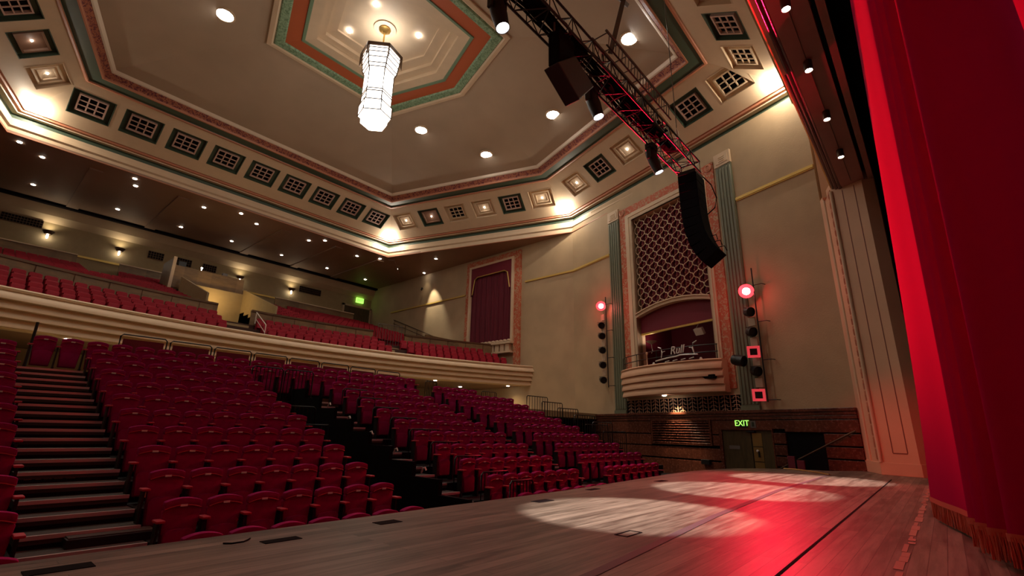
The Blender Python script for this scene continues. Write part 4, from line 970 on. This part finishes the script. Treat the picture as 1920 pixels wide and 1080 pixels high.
while y < 46:
    z = zu(y - .5); x = -4.5
    while x < 29.5 - (y - 33) * .12:
        gap = (4.1 < x < 6.5) if y > 41 else False
        if not gap and not (VOM[0] - .2 < x < VOM[1] + .3 and y < 42.8) and not (18.2 < x < 19.6) and not (20.6 < x < 22.2 and y < 35.5):
            mb.hexa([(x - .23, y, z + .1), (x + .23, y, z + .1), (x + .23, y + .1, z + .1), (x - .23, y + .1, z + .1), (x - .25, y + .05, z + .88), (x + .25, y + .05, z + .88), (x + .25, y + .15, z + .88), (x - .25, y + .15, z + .88)])
            mb.hexa([(x - .22, y - .3, z + .38), (x + .22, y - .3, z + .38), (x + .22, y, z + .36), (x - .22, y, z + .36), (x - .22, y - .3, z + .46), (x + .22, y - .3, z + .46), (x + .22, y, z + .44), (x - .22, y, z + .44)])
        x += .57
    y += .93; r += 1
o = mb.build('balcony_chairs', M_bseat); tag(o, 'rows of red seats filling the upper balcony behind the wood panelling', 'balcony seats', 'red seats of the upper balcony', 'stuff')

# ------------------------------------------------------------------ ceiling fittings
def coffer(i, c, kind, label):
    A, u, v, n, L, V, s0, s1 = band(i); V0, V1 = VV(i); O = A + u * c + v * ((V0 + V1) / 2)
    hw, hv = HW, (V1 - V0) / 2
    green = kind.startswith('green'); m = M_green if green else M_cream
    th = thing('ceiling_coffer', O, label, 'ceiling coffer', 'coffers of the ceiling band')
    q = lambda a, b, d: O + u * a + v * b + n * d
    def frame(mb, w0, h0, w1, h1, d0, d1):      # rectangular frame between outer (w0,h0) and inner (w1,h1)
        for a0, a1, b0, b1 in ((-w0, w0, -h0, -h1), (-w0, w0, h1, h0), (-w0, -w1, -h1, h1), (w1, w0, -h1, h1)):
            mb.hexa([q(a0, b0, d0), q(a1, b0, d0), q(a1, b1, d0), q(a0, b1, d0), q(a0, b0, d1), q(a1, b0, d1), q(a1, b1, d1), q(a0, b1, d1)])
        return mb
    mb = MB(); frame(mb, hw + .02, hv + .02, hw - .02, hv - .02, -.01, .28); mb.hexa([q(-hw, -hv, .24), q(hw, -hv, .24), q(hw, hv, .24), q(-hw, hv, .24), q(-hw, -hv, .28), q(hw, -hv, .28), q(hw, hv, .28), q(-hw, hv, .28)])
    mb.build('recess', m, th)
    if kind.endswith('grille'):
        fm = M_pinkcream if green else M_cream
        frame(MB(), .68, .55, .60, .48, .06, .25).build('frame', fm, th)
        mb = MB(); mb.hexa([q(-.6, -.48, .20), q(.6, -.48, .20), q(.6, .48, .20), q(-.6, .48, .20), q(-.6, -.48, .23), q(.6, -.48, .23), q(.6, .48, .23), q(-.6, .48, .23)]); mb.build('dark_opening', M_dark, th)
        mb = MB()
        for s in (-1, 1):
            mb.hexa([q(s * .2 - .035, -.47, .08), q(s * .2 + .035, -.47, .08), q(s * .2 + .035, .47, .08), q(s * .2 - .035, .47, .08), q(s * .2 - .035, -.47, .12), q(s * .2 + .035, -.47, .12), q(s * .2 + .035, .47, .12), q(s * .2 - .035, .47, .12)])
            mb.hexa([q(-.6, s * .157 - .03, .08), q(.6, s * .157 - .03, .08), q(.6, s * .157 + .03, .08), q(-.6, s * .157 + .03, .08), q(-.6, s * .157 - .03, .12), q(.6, s * .157 - .03, .12), q(.6, s * .157 + .03, .12), q(-.6, s * .157 + .03, .12)])
        mb.build('bars', M_pinkcream if green else M_cream, th)
    else:
        mb = MB(); frame(mb, .72, .58, .62, .49, .08, .25); mb.hexa([q(-.62, -.49, .2), q(.62, -.49, .2), q(.62, .49, .2), q(-.62, .49, .2), q(-.62, -.49, .24), q(.62, -.49, .24), q(.62, .49, .24), q(-.62, .49, .24)])
        if not green: frame(mb, .5, .38, .42, .31, .13, .21)
        mb.build('stepped_panel', M_cream if not green else M_soff2, th)
        MB().lathe([(.05, .2), (.05, .17), (.03, .165)], O, n, 12).build('spot_lamp', M_bulb, th)
        lamp('coffer_light', 'POINT', q(0, 0, -.05), 2.0, (1, .88, .75), .06)
place_names = {1: 'rear edge of the ceiling', 0: 'rear right edge of the ceiling', 5: 'front right edge of the ceiling', 2: 'rear left edge of the ceiling', 4: 'front edge of the ceiling'}
for k, c in enumerate(COFF[1]): coffer(1, c, 'green grille', 'dark green coffer with nine pane grille on the rear ceiling edge, %s from right' % nth(k))
for k, kind in enumerate(('cream light', 'green grille', 'cream light', 'cream grille', 'green light', 'cream light')):
    coffer(0, COFF[0][k], kind, '%s coffer with %s, rear right ceiling edge, %s from wall bend' % (kind.split()[0], 'a small lamp' if 'light' in kind else 'nine pane grille', nth(k)))
for k, kind in enumerate(('cream grille', 'green grille', 'cream grille', 'cream light', 'green grille', 'cream light')):
    coffer(5, COFF[5][k], kind, '%s coffer with %s, front right ceiling edge, %s from proscenium' % (kind.split()[0], 'a small lamp' if 'light' in kind else 'nine pane grille', nth(k)))
for k, kind in enumerate(('cream light', 'green light', 'green grille')):
    coffer(2, COFF[2][k], kind, '%s coffer with %s, rear left ceiling edge, %s from corner' % (kind.split()[0], 'a small lamp' if 'light' in kind else 'nine pane grille', nth(k)))
for k, kind in ((8, 'cream grille'), (7, 'green grille'), (6, 'cream grille'), (5, 'green grille')):
    coffer(4, COFF[4][k], kind, '%s coffer with nine pane grille above the proscenium, %s from the corner' % (kind.split()[0], nth(8 - k)))
# corner uplights on the cornice
rc = ring(.5, 18.2)
for k, nm in ((0, 'at the bend above the left pilaster'), (1, 'at the rear right corner'), (2, 'at the rear left corner'), (5, 'at the corner by the proscenium')):
    dirv = (HC - Vector((rc[k].x, rc[k].y, 0))).normalized(); c = rc[k] + dirv * .12 + UP * .08
    o = MB().lathe([(.06, -.08), (.09, -.02), (.09, .03), (.05, .06)], c, UP, 12).build('cornice_uplight', M_bulb, smooth=True); tag(o, 'tiny bright uplight on the ceiling cornice ' + nm, 'uplight', 'cornice uplights')
    lamp('cornice_light', 'POINT', c + dirv * .55 - UP * .12, E_CORNER, (1, .86, .68), .06)
# big downlights in the main ceiling
for k, (x, y, z, nm) in enumerate(((5.07, 24.97, 21.94, 'left of the medallion'), (18.15, 24.92, 21.97, 'nearest the chandelier on its right'), (22.54, 22.56, 21.17, 'right of the chandelier, nearest the rear corner'), (21.89, 15.89, 21.21, 'beyond the truss cluster speaker'), (19.15, 8.96, 21.07, 'above the truss nearest the proscenium'))):
    d = thing('ceiling_downlight', (x, y, z), 'large bright round downlight in the main ceiling, ' + nm, 'downlight', 'large downlights of the main ceiling')
    MB().lathe([(.50, .03), (.52, -.06), (.42, -.08), (.40, -.03)], (x, y, z), UP, 24).build('trim_ring', M_cream, d, smooth=True)
    MB().lathe([(.40, -.02), (.39, -.075), (.2, -.09), (.01, -.095)], (x, y, z), UP, 24).build('lens', M_bulb, d, smooth=True)
    lamp('house_light', 'SPOT', (x, y, z - .15), E_DOWN * (1 if y > 20 else .5 if y > 12 else .25), (1, .86, .70), .35, (x, y, 0), 78, .7)
for x, y in ((18.26, 14.8), (5.14, 14.8), (.5, 20)):  # added lights with no fittings, mirrored to even out the lighting
    lamp('house_light', 'SPOT', (x, y, 21.1), E_DOWN * (1 if y > 17 else .5), (1, .86, .70), .35, (x, y, 0), 78, .7)
for k, (x, y) in enumerate(((10.33, 19.18), (10.38, 21.9), (13.15, 19.1), (13.1, 21.9))):
    o = MB().lathe([(.09, 0), (.09, -.03), (.05, -.035)], (x, y, 22.93), UP, 12).build('medallion_spot', M_bulb); tag(o, 'small bright spot in the ceiling medallion, %s' % ('front left', 'rear left', 'front right', 'rear right')[k], 'downlight', 'spots in the ceiling medallion')
# soffit downlights
for k, (x, y) in enumerate(((-.5, 38), (.6, 39.2), (.7, 44.6), (5, 37.9), (5.3, 39.1), (5.4, 44.8), (9.6, 44.8), (9.5, 39.1), (11.7, 38), (13.3, 39.1), (13.5, 44.8), (17.7, 39.1), (18.6, 38), (17.9, 44.8), (22.6, 44.9), (22.5, 39.2), (24.3, 38.1), (27.1, 39.3), (27.2, 45.1), (27.6, 33.8), (29.7, 38.1))):
    o = MB().lathe([(.12, 0), (.12, -.02), (.08, -.03)], (x, y, Z0), UP, 12).build('soffit_downlight', M_bulb2)
    row = 'rear row' if y > 42 else 'front row' if y > 38.6 else 'edge row'
    tag(o, 'small round downlight in the balcony soffit, %s, %s counted from left overall' % (row, nth(k)), 'downlight', 'downlights of the balcony soffit')
    lamp('soffit_light', 'SPOT', (x, y, Z0 - .06), E_SOFFIT * 10, (1, .80, .55), .06, (x, y, 0), 70, .7)
# chandelier
CC = Vector((11.62, 20.2, 0))
ch = thing('chandelier', (CC.x, CC.y, 16.0), 'tall hexagonal glowing art deco lantern hanging from the ceiling medallion', 'chandelier')
MB().lathe([(.30, 23.0), (.32, 22.88), (.15, 22.78), (.09, 22.65)], CC, UP, 20).build('ceiling_rose', M_brass, ch, smooth=True)
MB().tube([CC + UP * 22.7, CC + UP * 20.9], .045, 8).build('rod', M_brass, ch)
def hexa_ring(r, z, rot=.30): return [CC + Vector((r * math.cos(rot + PI / 3 * k), r * math.sin(rot + PI / 3 * k), z)) for k in range(6)]
def hexa_tube(mb, lst):
    for (r0, z0), (r1, z1) in zip(lst, lst[1:]):
        a, b = hexa_ring(r0, z0), hexa_ring(r1, z1)
        for k in range(6): mb.add([a[k], a[(k + 1) % 6], b[(k + 1) % 6], b[k]], [(0, 1, 2, 3)])
    return mb
mb = MB(); hexa_tube(mb, [(.1, 21.22), (1.08, 21.2), (1.15, 21.16), (1.15, 20.95), (1.09, 20.95), (1.09, 21.1), (.1, 21.1)])
for k in range(6):
    a, b = hexa_ring(1.06, 21.0)[k], hexa_ring(1.15, 21.0)[k]; t_ = (b - a).cross(UP).normalized() * .03
    mb.hexa([a - t_ - UP * .55, b - t_ - UP * .75, b + t_ - UP * .75, a + t_ - UP * .55, a - t_ + UP * .1, b - t_ + UP * .1, b + t_ + UP * .1, a + t_ + UP * .1])
mb.build('bronze_canopy', M_bronze, ch)
mb = MB(); hexa_tube(mb, [(1.0, 21.08), (1.0, 20.7), (.90, 19.95), (.78, 19.7), (.78, 17.75), (.86, 17.73), (.86, 17.1), (.72, 17.08), (.70, 16.7), (.45, 16.55), (.01, 16.53)]); mb.build('glass_shade', M_glow, ch)
mb = MB()
for r, z in ((1.02, 20.9), (1.02, 20.65), (.975, 20.35), (.925, 20.0), (.86, 19.8), (.80, 18.45), (.80, 18.3), (.88, 17.73), (.88, 17.1)):
    a = hexa_ring(r, z); mb.tube(a + [a[0]], .03, 5)
for k in range(6): mb.tube([hexa_ring(1.02, 21.08)[k], hexa_ring(1.02, 20.68)[k], hexa_ring(.92, 19.95)[k], hexa_ring(.80, 19.7)[k], hexa_ring(.80, 17.75)[k], hexa_ring(.88, 17.73)[k], hexa_ring(.88, 17.1)[k]], .035, 5)
mb.build('glazing_bars', M_bronze, ch)
lamp('chandelier_light', 'POINT', (CC.x, CC.y, 16.2), 520, (1, .88, .74), .5)
lamp('chandelier_uplight', 'SPOT', (CC.x, CC.y, 21.4), 330, (1, .95, .88), .5, (CC.x, CC.y, 25), 160, .9)
# header downlights
for k, x in enumerate((2.8, 5.5, 8.2, 10.9, 13.5, 16.3, 19.1)):
    d = thing('cylinder_downlight', (x, 1.12, 11.0), 'small dark cylinder downlight under the proscenium header, %s from the far pillar' % nth(6 - k), 'downlight', 'cylinder downlights of the header')
    MB().lathe([(.09, 0), (.11, -.02), (.11, -.30), (.095, -.31), (.09, -.24)], (x, 1.12, 11.2), UP, 14).build('housing', M_bronze, d, smooth=True)
    MB().lathe([(.088, -.27), (.06, -.285), (.005, -.29)], (x, 1.12, 11.2), UP, 14).build('lens', M_bulb, d, smooth=True)
    if x > 10: lamp('header_light', 'SPOT', (x, 1.12, 10.85), 60, (1, .8, .62), .06, (x, 1.12, 0), 60, .9)
o = MB().box(2, 21.9, 1.115, 1.125, 11.17, 11.2).build('cable_trunking', M_bronze); tag(o, 'thin dark conduit line linking the cylinder downlights of the header', 'conduit')

# ------------------------------------------------------------------ lighting truss
YL, YR, ZB, ZT, XE, X0 = 6.4, 5.65, 11.35, 11.85, 17.85, 4.6
tr = thing('lighting_truss', (11.5, 6.0, ZB), 'long black box truss hanging across the front of the stage', 'truss')
for y, z in ((YL, ZB), (YR, ZB), (YL, ZT), (YR, ZT)): MB().tube([(X0, y, z), (XE, y, z)], .035, 8).build('chord', M_truss, tr)
mb = MB(); n = 26; dx = (XE - X0) / n
for k in range(n):
    a, b = X0 + dx * k, X0 + dx * (k + 1); s = k % 2
    for (y0, z0), (y1, z1) in (((YL, ZB), (YL, ZT)), ((YR, ZB), (YR, ZT)), ((YL, ZB), (YR, ZB)), ((YL, ZT), (YR, ZT))):
        p, q_ = ((y0, z0), (y1, z1)) if s else ((y1, z1), (y0, z0)); mb.tube([(a, *p), (b, *q_)], .016, 5)
    if k % 2 == 0:
        for (y0, z0), (y1, z1) in (((YL, ZB), (YL, ZT)), ((YR, ZB), (YR, ZT)), ((YL, ZB), (YR, ZB))): mb.tube([(a, y0, z0), (a, y1, z1)], .016, 5)
mb.build('lacing', M_truss, tr)
mb = MB()
for pts in ([(YL, ZB), (YR, ZB), (YR, ZT), (YL, ZT), (YL, ZB)],): mb.tube([(XE, *p) for p in pts], .035, 6)
mb.build('end_frame', M_truss, tr)
cbn = thing('cable_bundle', (10, 6.0, 11.6), 'black bundle of cables and lamp bars lying along the truss', 'cables')
rnd = random.Random(3)
for j in range(9):
    y = 5.75 + .07 * j; z = ZB + .14 + .03 * rnd.random(); pts = [(4.6 + k * .55, y + .05 * rnd.uniform(-1, 1), z + .06 * rnd.uniform(-1, 1)) for k in range(21 - j % 3)]
    MB().tube(pts, .035, 5).build('cable', M_blackm, cbn, smooth=True)
for k, x in enumerate((6.4, 7.6, 9.4, 11.6, 12.6, 13.6, 14.4, 15.6)):
    MB().box(x - .35, x + .35, 5.85, 6.2, ZB + .12, ZB + .42).build('dimmer_box', M_blackm, cbn)
uf = thing('grey_ladder_frame', (13, 6.1, 12.4), 'grey steel ladder frame hanging above the middle of the truss', 'rigging frame')
for y in (5.75, 6.25):
    MB().tube([(10.7, y, 13.05), (15.4, y, 13.05)], .045, 6).build('rail', M_grey, uf); MB().tube([(10.7, y, 12.5), (15.4, y, 12.5)], .03, 6).build('rail', M_truss, uf)
mb = MB()
for k in range(22):
    x = 10.8 + .21 * k; mb.tube([(x, 5.75, 12.5), (x + .1, 5.75, 13.05)], .015, 5); mb.tube([(x, 6.25, 12.5), (x + .1, 6.25, 13.05)], .015, 5)
    if k % 3 == 0: mb.tube([(x, 5.75, 13.05), (x, 6.25, 13.05)], .02, 5)
mb.build('rungs', M_grey, uf)
for x in (10.9, 13.0, 15.2): MB().tube([(x, 6.0, 12.5), (x, 6.0, ZT)], .03, 6).build('drop_bar', M_truss, uf)
mb = MB(); mb.tube([(11.5, 6.05, 13.0), (12.6, 6.05, 16.0)], .11, 4); mb.tube([(12.3, 6.05, 15.9), (12.9, 6.05, 16.05)], .09, 4); o = mb.build('hanging_beam', M_grey); tag(o, 'slanting grey steel beam rising from the ladder frame towards the ceiling', 'beam')
o = MB().tube([(16.5, 6.0, 19.8), (16.6, 6.0, 13.2), (16.6, 6.0, ZT)], .018, 6).build('hoist_wire', M_grey); tag(o, 'thin steel hoist wire with a white plug above the truss end', 'wire')
MB().lathe([(.03, 0), (.07, .15), (.06, .35), (.02, .6)], (16.6, 6.0, 12.3), UP, 10).build('plug', M_white, o, smooth=True)
def mover(x, y, ztop, aim, label):
    t = thing('moving_head_lamp', (x, y, ztop), label, 'stage lamp', 'moving head lamps on the truss')
    top = Vector((x, y, ztop)); a = (Vector(aim) - (top - UP * .5)).normalized(); c = top - UP * .38 + Vector((0, 0, 0))
    MB().box(x - .2, x + .2, y - .16, y + .16, ztop - .14, ztop + .1).build('base', M_truss, t, bevel=.02)
    mb = MB(); mb.box(x - .27, x - .21, y - .07, y + .07, ztop - .55, ztop - .1); mb.box(x + .21, x + .27, y - .07, y + .07, ztop - .55, ztop - .1); mb.box(x - .27, x + .27, y - .07, y + .07, ztop - .14, ztop - .08); mb.build('yoke', M_truss, t)
    MB().lathe([(.08, -.30), (.16, -.24), (.19, -.1), (.20, .25), (.17, .55), (.175, .68), (.155, .68), (.14, .6)], c, a, 18).build('head', M_truss, t, smooth=True)
    MB().lathe([(.145, .62), (.12, .66), (.005, .68)], c, a, 18).build('lens', M_lens, t, smooth=True)
    return c + a * .8
for k, (x, aim, ang) in enumerate(((6.5, (7.6, 4.0, 0), 21), (10.75, (12.6, 3.9, 0), 22), (14.85, (17.6, 3.5, 0), 23))):
    p = mover(x, 6.35, ZB - .08, aim, ('white lit moving head lamp at the near left end of the truss', 'white lit moving head lamp below the speaker cluster on the truss', 'white lit moving head lamp near the line array end of the truss')[k])
    lamp('mover_light', 'SPOT', p, E_MOVER, (1, .93, .86), .05, aim, ang, .35)
# centre cluster speaker
sc = thing('cluster_speaker', (8.6, 5.9, 9.6), 'large black loudspeaker pair hanging under the truss, lower box tilted', 'loudspeaker')
MB().box(8.2, 8.9, 5.75, 6.1, 10.2, 11.25).build('upper_box', M_blackm, sc, bevel=.03)
mb = MB(); mb.prism([(8.0, 5.65, 9.95), (8.95, 5.65, 9.42), (9.7, 5.65, 10.3), (8.8, 5.65, 10.7)], (0, .45, 0)); mb.build('lower_box', mat('speaker_maroon_black', (0.02, 0.006, 0.006), .5), sc, bevel=.03)
for x in (8.2, 8.9): MB().tube([(x, 5.9, 11.2), (x, 5.9, ZT)], .03, 6).build('hanger', M_grey, sc)
# line array
la = thing('line_array', (17.35, 5.9, 7.0), 'curved black line array of loudspeakers hanging at the truss end', 'loudspeaker')
y, z, ang = 5.88, 10.95, 0.0
MB().box(16.95, 17.75, 5.55, 6.25, 10.98, 11.12).build('fly_frame', M_truss, la)
for x in (17.1, 17.6): MB().tube([(x, 6.0, 11.1), (x, 6.4, ZB)], .03, 6).build('hanger', M_truss, la)
for k in range(10):
    h = .365; ang += (0, 0, .01, .015, .025, .05, .08, .11, .14, .17)[k]
    d = Vector((0, -math.sin(ang), -math.cos(ang))); f = Vector((0, math.cos(ang), -math.sin(ang)))
    c = Vector((17.35, y, z)) + d * h / 2
    mb = MB(); mb.obox(c, Vector((.44, 0, 0)), f * .36, d * (h / 2 - .008)); mb.build('speaker_box', M_blackm, la, bevel=.012)
    e = Vector((17.35, y, z)) + d * h; y, z = e.y, e.z
MB().tube([(17.6, 5.5, 11.0), (17.7, 5.25, 10.6), (17.7, 5.1, 10.0), (17.7, 5.2, 9.6), (17.7, 5.5, 9.4)], .022, 6).build('cable', M_blackm, la, smooth=True)
for k in range(3): MB().tube([(17.35, 5.35 - .12 * k, 8.35 - .25 * k), (17.35, 5.15 - .12 * k, 8.35 - .25 * k), (17.35, 5.12 - .14 * k, 8.15 - .25 * k)], .018, 5).build('cable', M_blackm, la, smooth=True)

# ------------------------------------------------------------------ stage curtain
def interp(a, b, s): return (lerp(a[0], b[0], s), lerp(a[1], b[1], s))
cb = [(10.75, .35), (10.0, .20), (9.3, .02), (8.65, -.12), (8.50, -.26), (8.22, -.04), (8.05, -.34), (7.82, -.09), (7.68, -.42), (7.46, -.17), (7.36, -.52), (7.16, -.30), (7.05, -.62), (6.88, -1.05), (6.6, -1.42), (6.0, -1.30), (5.0, -1.42), (4.0, -1.30), (3.0, -1.45)]
ct = [(10.75, -.10), (10.3, -.13), (9.9, -.20), (9.45, -.30), (9.2, -.52), (8.9, -.32), (8.68, -.64), (8.4, -.42), (8.2, -.76), (7.9, -.50), (7.75, -.84), (7.45, -.60), (7.2, -.86), (6.95, -1.1), (6.65, -1.30), (6.0, -1.24), (5.0, -1.34), (4.0, -1.24), (3.0, -1.36)]
def catmull(P, per=7):
    out = []
    for i in range(len(P) - 1):
        p0, p1, p2, p3 = P[max(i - 1, 0)], P[i], P[i + 1], P[min(i + 2, len(P) - 1)]
        for j in range(per):
            t = j / per; out.append(tuple(.5 * (2 * p1[k] + (p2[k] - p0[k]) * t + (2 * p0[k] - 5 * p1[k] + 4 * p2[k] - p3[k]) * t * t + (3 * p1[k] - p0[k] - 3 * p2[k] + p3[k]) * t ** 3) for k in (0, 1)))
    out.append(P[-1]); return out
lo, hi = catmull(cb), catmull(ct)
cu = thing('stage_curtain', (8, -.2, .05), 'tall crimson velvet stage curtain with fringed hem at the right', 'curtain')
ZH, ZTOP = .30, 11.8
rows = []
for j in range(15):
    s = (j / 14); z = lerp(ZH, ZTOP, s); s2 = s ** .75
    rows.append([Vector((*interp(a, b, s2), z)) for a, b in zip(lo, hi)])
mb = MB(); mb.grid(rows); mb.build('velvet', M_curt, cu, smooth=True)
mb = MB(); rnd = random.Random(5); kk = 0
for a, b in zip(lo, lo[1:]):
    L = math.dist(a, b); n = max(2, int(L / .022))
    for j in range(n):
        f = j / n; x, y = lerp(a[0], b[0], f), lerp(a[1], b[1], f)
        if x < 6.4: continue
        dx, dy = rnd.uniform(-.012, .012), rnd.uniform(-.012, .012)
        mb.tube([(x, y, ZH + .01), (x + dx * .5, y + dy * .5 - .004, .17), (x + dx, y + dy, .035)], [.010, .009, .007], 4, cap=False)
f = mb.build('fringe', M_fringe, cu); f['kind'] = 'stuff'
mb = MB(); mb.grid([[Vector((x, y + .012, z)) for x, y in lo] for z in (ZH - .03, ZH + .045)]); mb.build('fringe_braid', M_fringe, cu, smooth=True)

# ------------------------------------------------------------------ stage floor details
def strip(pts, wd, z, m, name, label, cat):
    mb = MB(); L = []; Rr = []
    for i, p in enumerate(pts):
        a = Vector(pts[max(i - 1, 0)]); b = Vector(pts[min(i + 1, len(pts) - 1)]); d = (b - a).normalized(); nn = Vector((-d.y, d.x)) * wd / 2
        L.append(Vector((p[0] + nn.x, p[1] + nn.y, z))); Rr.append(Vector((p[0] - nn.x, p[1] - nn.y, z)))
    mb.grid([L, Rr]); mb.grid([[p - UP * .004 for p in L], [p - UP * .004 for p in Rr]])
    o = mb.build(name, m); tag(o, label, cat); return o
strip([(20.6, 3.22), (13.3, 3.18), (8.2, 2.92), (4.2, 2.58), (1, 2.4)], .11, .006, mat('dark_strip', (.055, .035, .04), .6), 'floor_strip', 'wide dark worn strip running across the stage floor', 'floor strip')
strip([(20.0, 1.5), (10.6, 1.41), (5, 1.36), (1, 1.34)], .03, .006, M_blackm, 'floor_gap', 'thin dark joint across the stage floor near the curtain', 'floor joint')
mb = MB(); rnd = random.Random(9)
x = 5.0
while x < 19:
    wd = rnd.uniform(.15, .6); yy = .55 + rnd.uniform(-.02, .02); mb.box(x, x + wd, yy - rnd.uniform(.02, .06), yy + rnd.uniform(.01, .05), .002, .005); x += wd + rnd.uniform(0, .12)
o = mb.build('tape_line', M_tape); tag(o, 'worn scuffed pale tape line along the stage floor by the curtain', 'tape')
mb = MB(); mb.tube([(22.42, 5.05, .01), (22.15, 4.62, .02), (21.6, 4.1, .02), (20.9, 3.55, .02), (20.3, 3.2, .01)], .035, 6); o = mb.build('edge_strip', M_copper, smooth=True); tag(o, 'curved shiny brass edging strip on the stage floor by the stairs', 'edging')
for k, (x0, x1, y0, y1, nm) in enumerate(((2.58, 2.98, 5.62, 5.78, 'third from left'), (4.08, 4.42, 5.72, 5.92, 'right of the near block front seats'), (7.3, 7.75, 5.62, 5.82, 'in front of the middle block'), (9.7, 10.1, 6.05, 6.2, 'at the edge before the middle aisle'), (.75, 1.2, 5.75, 5.95, 'at the left end of the stage edge'), (12.9, 13.4, 5.9, 6.1, 'before the far block'))):
    o = MB().box(x0, x1, y0, y1, .0, .006).build('floor_plate', M_dark); tag(o, 'dark floor pocket plate near the stage edge, ' + nm, 'floor plate', 'floor pocket plates')
fpn = thing('floor_hatch', (5.97, 3.19, 0), 'small outlined floor hatch near the middle of the stage', 'hatch')
mb = MB(); mb.box(5.8, 6.2, 3.12, 3.14, .002, .006); mb.box(5.8, 6.2, 3.28, 3.30, .002, .006); mb.box(5.8, 5.82, 3.14, 3.28, .002, .006); mb.box(6.18, 6.2, 3.14, 3.28, .002, .006); mb.build('outline', M_dark, fpn)
mb = MB(); mb.tube([(2.27, 5.92, .008), (2.33, 5.86, .008), (2.45, 5.86, .008), (2.52, 5.92, .01), (2.56, 5.97, .01)], .008, 5); o = mb.build('floor_cable', M_blackm); tag(o, 'short dark cable end lying near the stage edge', 'cable')
for o in S.objects:
    if '_o' in o.keys(): del o['_o']
